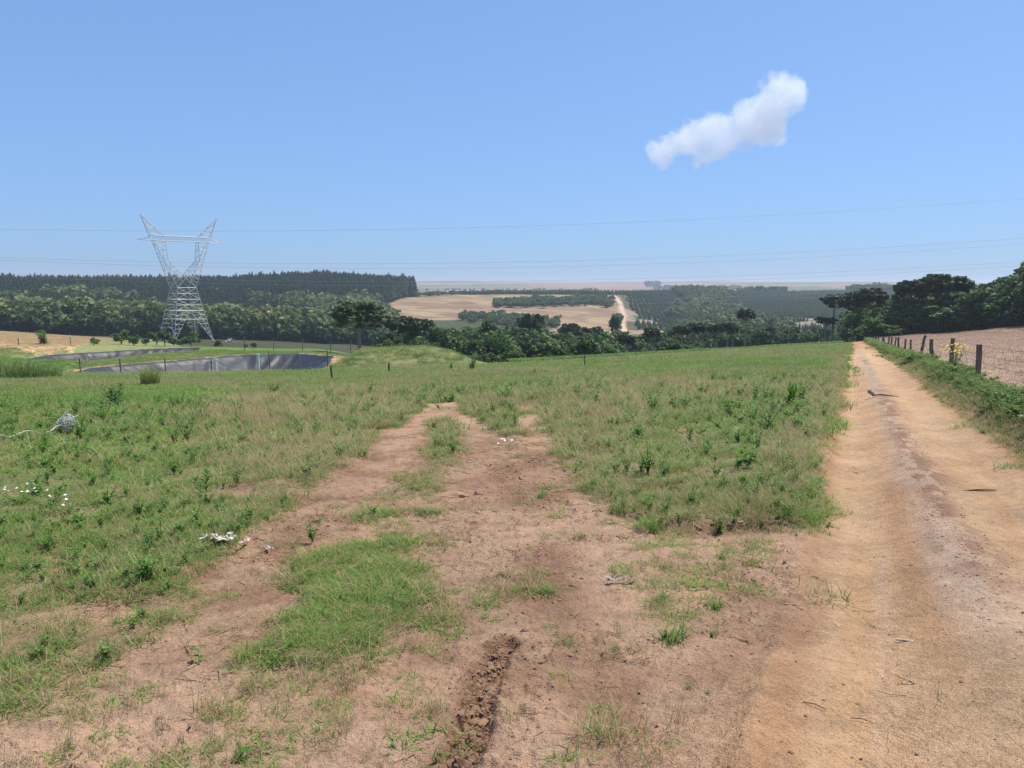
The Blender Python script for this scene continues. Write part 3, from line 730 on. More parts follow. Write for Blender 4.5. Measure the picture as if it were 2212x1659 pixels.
def plant_meadow():
    P = {k: [] for k in ('lush', 'mead', 'dry', 'weed', 'farm', 'farg')}
    def put(key, x, y, sc, tint): P[key].append((x, y, np.broadcast_to(sc, x.shape) * np.clip(rng.lognormal(-.02, .33, len(x)), .4, 2.2), np.broadcast_to(tint, x.shape)))
    # near
    for n, d0, d1, sc in ((26000, 1.5, 9, 1.0), (50000, 9, 32, 1.5)):
        x, y = sow(n, d0, d1)
        g, gr, pat, d, az = meadow_ok(x, y)
        keep = rng.random(n) < g
        x, y, gr, pat, d, az = x[keep], y[keep], gr[keep], pat[keep], d[keep], az[keep]
        m = rng.random(len(x))
        isl = m < gr * .9
        rest = ~isl & (pat < .5); u = rng.random(len(x))
        wd = ((isl & (u < .16)) | (rest & (u < .05))) & ((pat < .02) | (rng.random(len(x)) < .04))
        isl &= ~wd; rest &= ~wd
        dr = rest & (u > .68)
        rest &= ~dr
        s1 = sc * (.85 + .5 * ss(8, 20, d))
        put('lush', x[isl], y[isl], s1[isl] * np.where(pat[isl] > .5, .74, .9), .0)
        put('weed', x[wd], y[wd], s1[wd] * .75, rng.random(wd.sum()))
        put('mead', x[rest], y[rest], s1[rest] * .68, rng.random(rest.sum()) * .8)
        put('dry', x[dr], y[dr], s1[dr] * .62, rng.random(dr.sum()))
    # thin stragglers on the bare ground
    x, y = sow(7000, 1.8, 9)
    az, d, t, s, road, dirt = cover(x, y)
    keep = (dirt > .5) & (road < .1) & (line_sd(x, y, FURROW) > .06) & (rng.random(len(x)) < .05 + .75 * ss(.6, .7, fbm(x / .5, y / .5, 2, 207)) * (1 - ss(.0, .3, np.abs(x + .3)) * 0) + .55 * (poly_sd(x, y, STRIP) < 0) + .8 * (poly_sd(x, y, STRIP) < 0) * ss(.45, .6, fbm(x / .25, y / .25, 2, 210)) + .4 * (poly_sd(x, y, FOOT) < 0) * ss(.42, .6, fbm(x / .35, y / .35, 2, 209)) + .5 * (poly_sd(x, y, SPARSE) < 0) * ss(.5, .65, fbm(x / .3, y / .3, 2, 208)))
    x, y = x[keep], y[keep]; u = rng.random(len(x))
    put('dry', x[u < .5], y[u < .5], .5, .5); put('lush', x[u >= .5], y[u >= .5], .6, .3)
    # middle distance and far
    for n, d0, d1, sc in ((40000, 30, 72, .75), (60000, 70, 152, 1.2)):
        x, y = sow(n, d0, d1)
        g, gr, pat, d, az = meadow_ok(x, y)
        keep = rng.random(n) < g
        x, y, gr = x[keep], y[keep], gr[keep]
        isg = rng.random(len(x)) < gr
        put('farg', x[isg], y[isg], sc, .1); put('farm', x[~isg], y[~isg], sc, rng.random((~isg).sum()) * .8)
    info = {'lush': ('short_green_grass', LUSH, 'short bright green grass in patches beside the dirt tracks', 'grass'),
            'mead': ('meadow_grass', MEAD, 'knee-low mixed meadow grass, half green and half dry', 'grass'),
            'dry': ('dry_grass', DRY, 'thin straw-coloured dry grass stems among the meadow', 'grass'),
            'weed': ('low_weeds', WEEDS, 'small broadleaf weeds growing through the near grass', 'weeds'),
            'farm': ('distant_meadow_grass', FARM, 'brownish green meadow grass over the middle distance', 'grass'),
            'farg': ('distant_green_grass', FARG, 'fresher green grass in bands across the middle distance', 'grass')}
    for k, (nm, pr, lb, ct) in info.items():
        x, y, sc, ti = [np.concatenate([q[i] for q in P[k]]) for i in range(4)]
        scatter(nm, pr, np.stack([x, y, gz(x, y)], 1), rng.random(len(x)) * 6.28, sc, None, ti, None, lb, ct)
plant_meadow()
def plant_verge():
    # weeds on the bank between the road and the fence
    for nm, pr, n, s0, s1, sc, lb in (('roadside_weeds', NEARW, 5200, 5.5, 45, 1.0, 'dense leafy green weeds on the bank right of the dirt road'), ('distant_roadside_weeds', FARW, 3200, 40, 185, 1.25, 'green weeds lining the far stretch of the fence')):
        s = s0 + (s1 - s0) * rng.random(n) ** 1.3; t = ROAD_W + rng.uniform(.0, 1.45, n)
        t = t + (fbm(s / 1.2, s * 0, 3, 211) - .5) * .5
        x = -.25 + t * .915 + s * .404; y = -t * .404 + s * .915
        keep = rng.random(n) < (.35 + .65 * ss(.3, .5, fbm(s / .8, t / .5, 2, 214))) * np.where(t < ROAD_W + .2, .5, 1) * np.where(t > ROAD_W + 1.25, .3, 1)
        x, y, t, s = x[keep], y[keep], t[keep], s[keep]
        hs = sc * np.clip(rng.lognormal(-.15, .38, len(x)), .35, 2.2) * (.7 + .7 * fbm(s / 2.5, t * 0, 2, 213)) * (1 - .45 * (t < ROAD_W + .4)) * (.85 - .25 * (t > ROAD_W + 1.0)) * (1 + .5 * ss(110, 170, s))
        scatter(nm, pr, np.stack([x, y, gz(x, y) - .02], 1), rng.random(len(x)) * 6.28, hs, None, None, None, lb, 'weeds')
    # fringe of dry grass at the foot of the bank and on the left lip of the road
    n = 2600; s = rng.uniform(3, 60, n); left = rng.random(n) < .62
    t = np.where(left, rng.uniform(-.75, -.12, n), ROAD_W + rng.uniform(-.05, .4, n))
    keep = ~left | (s > 7); s, t = s[keep], t[keep]
    x = -.25 + t * .915 + s * .404; y = -t * .404 + s * .915
    scatter('roadside_dry_grass', DRY + MEAD, np.stack([x, y, gz(x, y)], 1), rng.random(len(x)) * 6.28, rng.uniform(.6, 1.2, len(x)), None, None, None, 'dry grass fringe along both edges of the dirt road', 'grass')
    # crop strip
    x, y = sow(26000, 90, 190, azim(1100), 24.5)
    az, d = polar(x, y); ed = dedge(az); t, s = road_ts(x, y)
    k = (d > ed * .865) & (d < ed * 1.0) & (t < -1.5); x, y = x[k], y[k]
    scatter('crop_plants', CROP, np.stack([x, y, gz(x, y)], 1), rng.random(len(x)) * 6.28, rng.uniform(.8, 1.3, len(x)), None, None, None, 'bright green crop in a strip along the far meadow edge', 'crop')
    # straw on the harvested field
    mb = MB(); r = rng
    n = 26; C = disc(n, .5); th = r.random(n) * 6.28; D = np.stack([np.cos(th), np.sin(th), r.uniform(-.05, .25, n)], 1)
    mb.leaves(C + np.array([0, 0, .04]), unit(D), r.uniform(.12, .3, n), .012, unit(np.cross(D, [0, 0, 1.])), 0, r.random(n))
    n = 8; blades(mb, disc(n, .5), r.uniform(.06, .16, n), .006, .2, 1, 0, r.random(n))
    st = mb.build('stubble', [leaf_mat('maize_straw', [(.1, (.3, .19, .125)), (.6, (.45, .31, .21)), (1, (.62, .48, .36))], .25)])
    x, y = sow(30000, 10, 178, 20, 44); t, s = road_ts(x, y); az, d = polar(x, y)
    k = (t > ROAD_W + 1.9) & (d < dedge(az)); x, y, d = x[k], y[k], d[k]
    scatter('field_stubble', [st], np.stack([x, y, gz(x, y)], 1), rng.random(len(x)) * 6.28, rng.uniform(.7, 1.3, len(x)) * (1 + .5 * ss(40, 150, d)), None, None, None, 'pale maize straw lying on the harvested field behind the fence', 'straw')
    x, y = sow(11000, 148, 236, -42, azim(320)); az, d = polar(x, y); k = d > 150 + 70 * ss(azim(120), azim(325), az); x, y = x[k], y[k]
    scatter('dry_field_stubble', [tuft_far(990 + q, M_STRAW, M_STRAW) for q in range(2)], np.stack([x, y, gz(x, y)], 1), rng.random(len(x)) * 6.28, rng.uniform(.7, 1.2, len(x)), None, np.ones(len(x)), None, 'straw-coloured stubble on the field at far left', 'straw')
plant_verge()

# ---------------------------------------------------------------- trees
UP = np.array([0, 0, 1.])
def sphere_pts(n, r): return unit(r.normal(size=(n, 3)))
def crown_leaves(mb, C, rad, n_each, leaf, r, mi, base_bl, flat=.75):
    """leaf clumps: C clump centres, rad clump radius"""
    n = len(C) * n_each
    dirs = sphere_pts(n, r); q = np.repeat(C, n_each, 0) + dirs * (np.repeat(np.broadcast_to(rad, (len(C),)), n_each) * r.uniform(.45, 1.05, n))[:, None] * np.array([1, 1, flat])
    nrm = unit(dirs * .8 + UP * .55 + r.normal(0, .5, (n, 3)))
    u = unit(np.cross(nrm, r.normal(size=(n, 3)))); v = np.cross(nrm, u)
    L = leaf * r.uniform(.6, 1.3, n)[:, None]
    mb.quads(q, u * L, v * L * r.uniform(.45, .9, n)[:, None], mi, np.clip(np.repeat(base_bl, n_each) + r.normal(0, .16, n), 0, 1))
def limb(p, q, r, bow=.15):
    m = (p + q) / 2 + r.normal(0, bow, 3) * np.linalg.norm(q - p) * .5
    f = np.linspace(0, 1, 6)[:, None]
    return (1 - f) ** 2 * p + 2 * f * (1 - f) * m + f ** 2 * q
def broadleaf(seed, crown_mat, lobes=9, clumps=130, n_each=15, leaf=.035, trunk_h=.32, spread=.42, tall=.38, bark=M_BARK):
    """unit-height tree: returns (trunk mesh, crown mesh)"""
    r = np.random.default_rng(seed); tb = MB(); cb = MB()
    cz = 1 - tall
    tb.tube(limb(np.zeros(3), np.array([r.normal(0, .03), r.normal(0, .03), cz]), r, .06), np.linspace(.026, .012, 6), 6, 0, .5)
    L = []
    for k in range(lobes):
        a = 6.28 * (k + r.random() * .8) / lobes; el = r.uniform(-.45, .95)
        c = np.array([math.cos(a) * spread * .62 * math.cos(el * .9) * r.uniform(.7, 1.15), math.sin(a) * spread * .62 * math.cos(el * .9) * r.uniform(.7, 1.15), cz + math.sin(el) * tall * .72])
        L.append((c, r.uniform(.42, .72) * spread * .75))
        p0 = np.array([0, 0, trunk_h + r.random() * (cz - trunk_h)])
        tb.tube(limb(p0, c, r), np.linspace(.011, .003, 6), 4, 0, .5)
    L.append((np.array([0, 0, cz]), spread * .5))
    C = []; B = []; RR = []
    for c, rad in L:
        m = clumps // len(L); dd = sphere_pts(m, r); b = r.uniform(.25, .75)
        rr = rad * r.uniform(.55, 1.0, m)
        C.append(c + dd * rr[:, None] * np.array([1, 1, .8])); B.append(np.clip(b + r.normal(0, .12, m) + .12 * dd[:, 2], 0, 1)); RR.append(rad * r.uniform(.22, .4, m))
    C = np.concatenate(C); B = np.concatenate(B); RR = np.concatenate(RR)
    C[:, 2] = np.maximum(C[:, 2], trunk_h * .6)
    crown_leaves(cb, C, RR, n_each, leaf, r, 0, B)
    return tb.build('trunk', [bark]), cb.build('crown', [crown_mat])
def araucaria(seed, n_branch=44, crown_r=.36, crown_h=.34, tuft_n=60, leaf=.022, first=.55, detail=4, flat=1.0):
    """umbrella pine of unit height: bare trunk, tiers of boughs sweeping out and up, needle tufts near the ends"""
    r = np.random.default_rng(seed); tb = MB(); bb = MB(); cb = MB()
    P = np.stack([np.linspace(0, r.normal(0, .015), 9), np.linspace(0, r.normal(0, .015), 9), np.linspace(0, .97, 9)], 1)
    tb.tube(P, np.linspace(.03, .009, 9), 8, 0, .5)
    C = []; B = []; RR = []
    for k in range(n_branch):
        f = (k + .5) / n_branch
        z0 = first + (1 - first - .06) * f
        rr = crown_r * (1.0 - .52 * f ** 2.2) * r.uniform(.82, 1.08)
        a = k * 2.399 + r.normal(0, .2)
        D = np.array([math.cos(a), math.sin(a), 0])
        top = first + (1 - first) * (.52 + .48 * f ** .8) * r.uniform(.93, 1.0) - (1 - flat) * .1
        u = np.linspace(0, 1, 7)
        Z = z0 - .035 * np.sin(u * 3.14) * (1 - f) + (top - z0) * u ** 2.6
        Q = D[None] * (rr * u)[:, None] + UP[None] * Z[:, None] + np.array([P[4, 0], P[4, 1], 0])
        bb.tube(Q, np.linspace(.0095, .004, 7), 4, 0, .6)
        for q in range(detail):
            t = 1 - .13 * q * r.uniform(.7, 1.3)
            c = np.array([np.interp(t, u, Q[:, i]) for i in range(3)]) + r.normal(0, .02, 3)
            C.append(c); B.append(np.clip(.35 + .3 * r.random() + .2 * (q == 0), 0, 1)); RR.append(crown_r * r.uniform(.1, .17))
            s = np.cross(D, UP) * r.choice([-1, 1])
            c2 = c + s * crown_r * r.uniform(.1, .28) * t; C.append(c2); B.append(.3 + .3 * r.random()); RR.append(crown_r * r.uniform(.07, .13))
    for k in range(14):
        a = r.random() * 6.28; q = crown_r * .55 * math.sqrt(r.random())
        C.append(np.array([q * math.cos(a), q * math.sin(a), .965 - .05 * q / crown_r])); B.append(.55 + .3 * r.random()); RR.append(crown_r * .14)
    crown_leaves(cb, np.array(C), np.array(RR), tuft_n, leaf, r, 0, np.array(B), .62)
    return tb.build('trunk', [M_PALEBARK]), bb.build('boughs', [M_PALEBARK]), cb.build('crown', [M_ARAU])
def pine(seed, mat, rows=11, per=13, base=.18, rad=.2, drop=.05):
    """plantation conifer of unit height in one mesh"""
    r = np.random.default_rng(seed); mb = MB()
    mb.tube([[0, 0, 0], [0, 0, .97]], [.017, .004], 5, 1, .5)
    n = rows * per
    k = np.repeat(np.arange(rows), per); f = (k + r.random(n)) / rows
    z = base + (1 - base) * f; rr = rad * (1 - f) ** .75 * r.uniform(.75, 1.15, n) + .012
    a = r.random(n) * 6.28
    D = np.stack([np.cos(a), np.sin(a), np.full(n, -drop) + .9 * f * r.random(n)], 1); D = unit(D)
    S = np.stack([-np.sin(a), np.cos(a), r.normal(0, .35, n)], 1); S = unit(S)
    C = np.stack([0 * a, 0 * a, z], 1) + D * (rr * .1)[:, None]
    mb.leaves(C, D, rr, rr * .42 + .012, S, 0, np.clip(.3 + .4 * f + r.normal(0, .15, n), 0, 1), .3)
    C2 = C + D * (rr * .45)[:, None]; nn = unit(D * .5 + UP + r.normal(0, .4, (n, 3))); u = unit(np.cross(nn, r.normal(size=(n, 3))))
    mb.quads(C2, u * (rr * .32)[:, None], np.cross(nn, u) * (rr * .28)[:, None], 0, np.clip(.4 + .3 * f + r.normal(0, .15, n), 0, 1))
    return mb.build('plantation_pine', [mat, M_BARK])
def merged_tree(seed, mat, **kw):
    """small distant broadleaf tree in one mesh"""
    t, c = broadleaf(seed, mat, **kw)
    mb = MB()
    for me, mi in ((c, 0), (t, 1)):
        V = np.zeros(len(me.vertices) * 3, np.float32); me.vertices.foreach_get('co', V)
        b = np.zeros(len(me.vertices), np.float32); me.attributes['bl'].data.foreach_get('value', b)
        F = [list(p.vertices) for p in me.polygons]
        V = V.reshape(-1, 3); f4 = [f for f in F if len(f) == 4]; f3 = [f for f in F if len(f) == 3]
        mb.add(V, f4, mi, b)
        if f3: mb.F3.append(np.array(f3) + mb.n - len(V)); mb.m3.append(np.full(len(f3), mi))
    bpy.data.meshes.remove(t); bpy.data.meshes.remove(c)
    return mb.build('broadleaf_tree', [mat, M_BARK])

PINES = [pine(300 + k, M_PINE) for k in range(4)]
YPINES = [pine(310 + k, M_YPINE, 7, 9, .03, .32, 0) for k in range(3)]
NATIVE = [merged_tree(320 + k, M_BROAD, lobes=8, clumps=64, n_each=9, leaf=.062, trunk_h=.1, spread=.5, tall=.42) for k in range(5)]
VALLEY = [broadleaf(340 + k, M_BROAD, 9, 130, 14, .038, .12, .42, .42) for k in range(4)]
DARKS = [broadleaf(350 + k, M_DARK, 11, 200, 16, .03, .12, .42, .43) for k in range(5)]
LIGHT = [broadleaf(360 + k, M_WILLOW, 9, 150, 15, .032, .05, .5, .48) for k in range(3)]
ARAU = [araucaria(370 + k, 30, .34, .3, 26, .026, .66, 3) for k in range(4)]
ARAU_TALL = [araucaria(380 + k, 22, .2, .2, 26, .02, .76, 3) for k in range(4)]

def height_for(px, top, d, x, y): return slope(px, top) * d + EYE - float(gz(x, y)[0])
def tree(name, meshes, px, top, d, wpx=None, natural=.84, label=None, cat='tree', group=None, names=('trunk', 'crown'), sink=0.0, hmin=2.0):
    x, y = at_px(px, d); z = float(gz(x, y)[0]) - sink
    h = max(slope(px, top) * d + EYE - z, hmin)
    wm = (wpx / FPX * d) if wpx else h * natural
    root = bpy.data.objects.new(name, None); col.objects.link(root)
    root.location = (x, y, z); root.rotation_euler = (0, 0, random.random() * 6.28)
    sx = wm / natural
    root.scale = (sx, sx, h); root.empty_display_size = .2
    if label: root['label'] = label
    root['category'] = cat
    if group: root['group'] = group
    for nm, me in zip(names, meshes): obj(nm, me, root)
    return root

def woods():
    # --- pine plantation on the opposite slope, native trees threaded through it
    x, y = sow(14000, 345, 900, azim(-170), azim(897))
    az, d = polar(x, y)
    belt = fbm(x / 85, y / 55, 3, 401)
    low = 1 - ss(385, 480, d + (belt - .5) * 160)
    rightb = ss(azim(560), azim(760), az) * (1 - ss(620, 720, d))
    stripe = np.exp(-((d - 640 - 30 * np.sin(az * .8)) / 30) ** 2) * ss(.42, .56, belt)
    pn = np.clip(low + rightb * ss(.36, .46, belt + .12) + stripe, 0, 1)
    edge = poly_sd(x, y, HILL_FIELD)
    ok = (edge > 4) & ~((az > azim(840)) & (d < 640))
    isn = rng.random(len(x)) < pn * 1.0
    # pines: denser and in loose rows
    k = ok & ~isn & (rng.random(len(x)) < .98) & (d > 365)
    px_, py_ = x[k], y[k]; dd = d[k]
    h = rng.normal(12.5, 1.5, k.sum()) + (5 + 4 * ss(azim(430), azim(700), az[k])) * ss(640, 760, dd) + 3 * (fbm(px_ / 60, py_ / 60, 3, 411) - .5)
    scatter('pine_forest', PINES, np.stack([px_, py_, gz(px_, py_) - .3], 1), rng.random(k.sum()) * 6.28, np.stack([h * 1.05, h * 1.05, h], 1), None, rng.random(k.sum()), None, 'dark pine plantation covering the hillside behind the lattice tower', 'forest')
    k = np.nonzero(ok & isn)[0]
    k = k[rng.random(len(k)) < .5]
    k = k[np.argsort(d[k])]
    nz = gz(x[k], y[k])
    for q in range(70):
        i = k[q]; h = rng.uniform(5, 12.5)
        o = obj('broadleaf_tree', NATIVE[q % 5], None, (x[i], y[i], nz[q] - .3), random.random() * 6.28, (h * 1.05, h * 1.05, h), 'rounded olive-green tree at the foot of the pine slope, ' + ('left of the tower' if math.degrees(math.atan2(x[i], y[i])) < azim(345) else 'behind the tower' if math.degrees(math.atan2(x[i], y[i])) < azim(460) else 'right of the tower'), 'tree', 'native trees below the pine slope')
    i = k[70:]; h = rng.uniform(9, 16, len(i))
    scatter('native_wood', NATIVE, np.stack([x[i], y[i], nz[70:] - .3], 1), rng.random(len(i)) * 6.28, np.stack([h * 1.05, h * 1.05, h], 1), None, None, None, 'lighter rounded native trees growing in bands through the pine slope', 'wood')
    # --- young pine rows right of the hill field
    A = []; th = R(18)
    gx, gy = np.meshgrid(np.arange(-100, 760, 4.6), np.arange(430, 1290, 4.0))
    gx = gx.ravel() + rng.normal(0, .6, gx.size); gy = gy.ravel() + rng.normal(0, .6, gy.size)
    X = gx * math.cos(th) + (gy - 430) * math.sin(th) * .4; Y = gy - gx * math.sin(th) * .3
    az, d = polar(X, Y); e = poly_sd(X, Y, HILL_FIELD); fr = line_sd(X, Y, FARM_ROAD)
    scar = (fbm(X / 45, Y / 45, 3, 95) > .6) & (d < 760)
    k = (e > 5) & (fr > 6) & ((az > azim(1350)) | (d > 905)) & (az > azim(900)) & (az < azim(2150)) & (d > 540) & (d < 1240) & ~scar
    X, Y = X[k], Y[k]; h = rng.uniform(3.2, 5.6, len(X))
    scatter('young_pine_plantation', YPINES, np.stack([X, Y, gz(X, Y)], 1), rng.random(len(X)) * 6.28, np.stack([h, h, h], 1), None, None, None, 'rows of young bluish pines on the slope right of the hill field', 'plantation')
    # --- thicket across the brown hill field, scrub at its foot
    n = 420; px_ = rng.uniform(1070, 1322, n); d = 745 + rng.normal(0, 14, n) + (px_ - 1195) * .12
    P = np.array([at_px(a, b) for a, b in zip(px_, d)]); h = rng.uniform(4, 7.5, n)
    n2 = 240; p2 = rng.uniform(995, 1205, n2); d2 = 600 - (p2 - 995) * .18 + rng.normal(0, 16, n2)
    P2 = np.array([at_px(a, b) for a, b in zip(p2, d2)]); h2 = rng.uniform(3, 6, n2)
    p4 = rng.uniform(893, 1325, 330); P4 = np.array([at_px(a, b) for a, b in zip(p4, np.interp(p4, [893, 1000, 1150, 1280, 1325], [820, 888, 905, 888, 868]) + rng.normal(4, 9, 330))]); P2 = np.concatenate([P2, P4]); h2 = np.concatenate([h2, rng.uniform(3, 6, 330)])
    p3 = rng.uniform(1322, 1340, 40); P3 = np.array([at_px(a, b) for a, b in zip(p3, rng.uniform(560, 640, 40))])
    P = np.concatenate([P, P2, P3]); h = np.concatenate([h, h2, rng.uniform(3, 6, 40)])
    scatter('hill_thicket', NATIVE, np.stack([P[:, 0], P[:, 1], gz(P[:, 0], P[:, 1]) - .4], 1), rng.random(len(P)) * 6.28, np.stack([h * 1.1, h * 1.1, h], 1), None, rng.random(len(P)) * .4, None, 'dark green thicket strips crossing the brown hill field', 'thicket')
    # --- tree belts on the plateau
    B = []
    for a0, a1, d0, n, hh in ((1040, 1290, 1500, 90, 7), (1180, 1290, 1480, 26, 12), (1455, 1560, 1330, 120, 9), (1590, 1690, 1300, 110, 11), (1830, 1960, 1350, 150, 14), (900, 1300, 2300, 60, 8), (1410, 1600, 2600, 130, 12), (1390, 1420, 3000, 20, 22), (1870, 1890, 1650, 14, 18), (-100, 890, 1250, 300, 12)):
        p = rng.uniform(a0, a1, n); dd = d0 * rng.uniform(.97, 1.05, n)
        for a, b in zip(p, dd): B.append((*at_px(a, b), hh * rng.uniform(.6, 1.25)))
    B = np.array(B)
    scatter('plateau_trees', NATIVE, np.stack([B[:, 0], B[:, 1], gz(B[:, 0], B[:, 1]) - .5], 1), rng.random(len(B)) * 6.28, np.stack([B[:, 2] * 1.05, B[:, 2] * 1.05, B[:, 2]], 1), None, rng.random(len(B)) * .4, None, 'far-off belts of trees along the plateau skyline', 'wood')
    # a wood filling the slope below the skyline belt
    x, y = sow(3000, 430, 1200, azim(1380), azim(1800)); az, d = polar(x, y)
    m = fbm(x / 70, y / 70, 3, 431)
    wid = np.interp(d, [430, 600, 900, 1200], [5.0, 2.7, 1.6, 1.5]); cen = np.interp(d, [430, 600, 900, 1200], [azim(1610), azim(1540), azim(1520), azim(1510)])
    k = (np.abs(az - cen) < wid * (.3 + 1.4 * m)) & (rng.random(len(x)) < .7); x, y = x[k], y[k]; h = rng.uniform(6, 12, len(x))
    scatter('slope_wood', NATIVE, np.stack([x, y, gz(x, y) - .4], 1), rng.random(len(x)) * 6.28, np.stack([h, h, h], 1), None, None, None, 'mixed wood running up the slope between the young plantations', 'wood')
woods()

def near_trees():
    big = araucaria(390, 46, .4, .3, 24, .018, .5, 3)
    t = tree('umbrella_pine', big, 776, 655, 152, 122, .82, 'broad umbrella-crowned pine with pale boughs standing alone behind the pond', 'tree', None, ('trunk', 'boughs', 'crown'))
    for px, top, d, wp, k, lb in ((868, 686, 168, 78, 0, 'dark umbrella pine just right of the broad lone one'), (905, 690, 172, 62, 1, 'dark umbrella pine at the right end of the pair behind the mound'),
                               (1147, 683, 205, 58, 2, 'dark bushy umbrella pine above the light green trees in the valley'), (1231, 701, 240, 50, 3, 'round-topped umbrella pine in front of the brown hill field corner'),
                               (1275, 708, 245, 66, 0, 'wide low umbrella pine below the brown hill field'), (1328, 686, 300, 20, 1, 'slim dark tree at the lower end of the pale farm track'),
                               (2030, 597, 176, 96, 2, 'largest flat-topped umbrella pine standing above the right-hand wood'), (1961, 608, 178, 60, 3, 'umbrella pine left of the largest one in the right-hand wood'),
                               (1870, 625, 190, 66, 0, 'umbrella pine at the left end of the right-hand wood'), (1839, 634, 200, 48, 1, 'umbrella pine with bare trunk between the free-standing one and the wood')):
        tree('umbrella_pine', ARAU[k], px, top, d, wp, .7, lb, 'tree', 'umbrella pines', ('trunk', 'boughs', 'crown'))
    row = [(1351, 724, 34), (1358, 727, 26), (1406, 709, 36), (1412, 712, 30), (1473, 704, 38), (1501, 699, 46), (1518, 700, 38), (1548, 702, 34), (1572, 697, 36), (1583, 703, 30), (1609, 668, 36), (1783, 686, 42), (1797, 637, 52)]
    row = [(p, t_, float(dedge(np.array([azim(p)]))[0]) * (1.2 if p > 1700 else 1.26), w_) for p, t_, w_ in row]
    for i, (px, top, d, wp) in enumerate(row):
        lb = ['first', 'second', 'third', 'fourth', 'fifth', 'sixth', 'seventh', 'eighth', 'ninth', 'tenth'][i] + ' from the left in the row of thin-trunked umbrella pines beyond the crop strip' if i < 10 else ['tallest thin-trunked umbrella pine at the right end of the row beyond the crop strip', 'short umbrella pine beside the tall one left of the road end', 'tall free-standing umbrella pine with bare trunk left of the road end'][i - 10]
        tree('umbrella_pine', ARAU_TALL[i % 4], px, top, d, wp, .44, lb, 'tree', 'umbrella pines', ('trunk', 'boughs', 'crown'))
    # valley wood
    prof_x = [820, 900, 950, 1000, 1050, 1100, 1180, 1250, 1300, 1400, 1500, 1600, 1700, 1780, 1850]
    prof_t = [720, 712, 708, 702, 697, 702, 712, 716, 716, 712, 704, 700, 704, 708, 700]
    for q in range(120):
        px = 825 + (1850 - 825) * (q + random.random()) / 120
        lay = q % 3
        d0 = float(np.interp(px, [825, 1150, 1300, 1345, 1500, 1850], [142, 150, 165, 190, 225, 260]))
        d = d0 * (1 + .22 * lay) + random.uniform(-6, 6)
        top = float(np.interp(px, prof_x, prof_t)) + random.uniform(-6, 16) + (14 if lay == 0 else 0)
        m, nm = random.choices([(VALLEY, 'olive'), (DARKS, 'dark'), (LIGHT, 'light')], [.5, .35, .15])[0]
        lb = {'olive': 'olive-green broadleaf tree in the valley wood behind the meadow', 'dark': 'dark green broadleaf tree in the valley wood behind the meadow', 'light': 'light green bushy tree in the valley wood behind the meadow'}[nm]
        lb = lb.replace('in the valley wood behind the meadow', ['in front', 'in the middle', 'at the back'][lay] + ' of the valley wood ' + ('behind the mound' if px < 990 else 'left of the lone tree' if px < 1255 else 'right of the lone tree' if px < 1420 else 'by the thin-trunked pines' if px < 1640 else 'near the road end'))
        tree('broadleaf_tree', random.choice(m), px, top, d, None, .84 if nm != 'light' else 1.0, lb, 'tree', 'trees of the valley wood', hmin=4)
    for px, top, d, wp, m, lb in ((1095, 712, 135, 62, LIGHT[0], 'bright green leafy tree in front of the valley wood'), (1060, 690, 160, 50, DARKS[0], 'tall dark tree left of the bright green one in the valley'), (1020, 722, 138, 70, DARKS[1], 'dark spreading tree beside the end of the grassy mound'),
                                  (945, 700, 150, 54, DARKS[2], 'dark tree between the umbrella pines and the mound end'), (1180, 735, 130, 60, VALLEY[0], 'greyish green tree at the meadow edge right of the bright one')):
        tree('broadleaf_tree', m, px, top, d, wp, .84, lb)
    # right-hand wood beyond the harvested field
    prof_x = [1845, 1900, 1950, 2000, 2050, 2100, 2150, 2185, 2212, 2300, 2450]
    prof_t = [668, 650, 634, 626, 618, 614, 606, 592, 572, 548, 530]
    for q in range(112):
        px = 1850 + 430 * (q + random.random()) / 112
        lay = q % 3
        d = float(dedge(np.array([azim(px)]))[0]) * (1.03 + .09 * lay) + random.uniform(-1, 5) + (14 if px < 1900 else 0)
        top = float(np.interp(px, prof_x, prof_t)) + (random.uniform(-8, 8) if lay else random.uniform(4, 44))
        lg = random.random() < .12
        tree('broadleaf_tree', random.choice(LIGHT if lg else (VALLEY if random.random() < .25 else DARKS)), px, top, d, random.uniform(50, 92), .84, ('yellowish green' if lg else 'dark green') + ' tree ' + ['at the front', 'in the middle', 'at the back'][lay] + ' of the right-hand wood, ' + ('left of' if px < 1990 else 'around' if px < 2080 else 'right of') + ' its largest umbrella pine', 'tree', 'trees of the right-hand wood')
    for q in range(46):      # undergrowth closing the wood edge
        px = 1880 + 400 * (q + random.random()) / 46
        d = float(dedge(np.array([azim(px)]))[0]) * 1.012 + random.uniform(0, 2)
        x, y = at_px(px, d); h = random.uniform(2.4, 5.2)
        t, c = random.choice(DARKS)
        r_ = bpy.data.objects.new('bush', None); col.objects.link(r_); r_.location = (x, y, float(gz(x, y)[0]) - .5); r_.scale = (h * 1.2, h * 1.2, h); r_.rotation_euler = (0, 0, random.random() * 6.28)
        r_['label'] = 'low dark bush at the foot of the right-hand wood, ' + ('left of' if px < 1980 else 'below' if px < 2090 else 'right of') + ' the largest umbrella pine'; r_['category'] = 'bush'; r_['group'] = 'bushes at the wood edge'
        obj('trunk', t, r_); obj('crown', c, r_)
    for i, (px, top, wp) in enumerate(((1862, 694, 50), (1890, 682, 62), (1918, 698, 52), (1880, 712, 40), (1940, 704, 46))):
        tree('bush', LIGHT[i % 3], px, top, float(dedge(np.array([azim(px)]))[0]) * .99, wp, 1.0, ['leftmost', 'tallest', 'second from the right', 'lowest', 'rightmost'][i] + ' of the pale green bushes where the road meets the wood', 'bush', 'pale bushes at the road end')
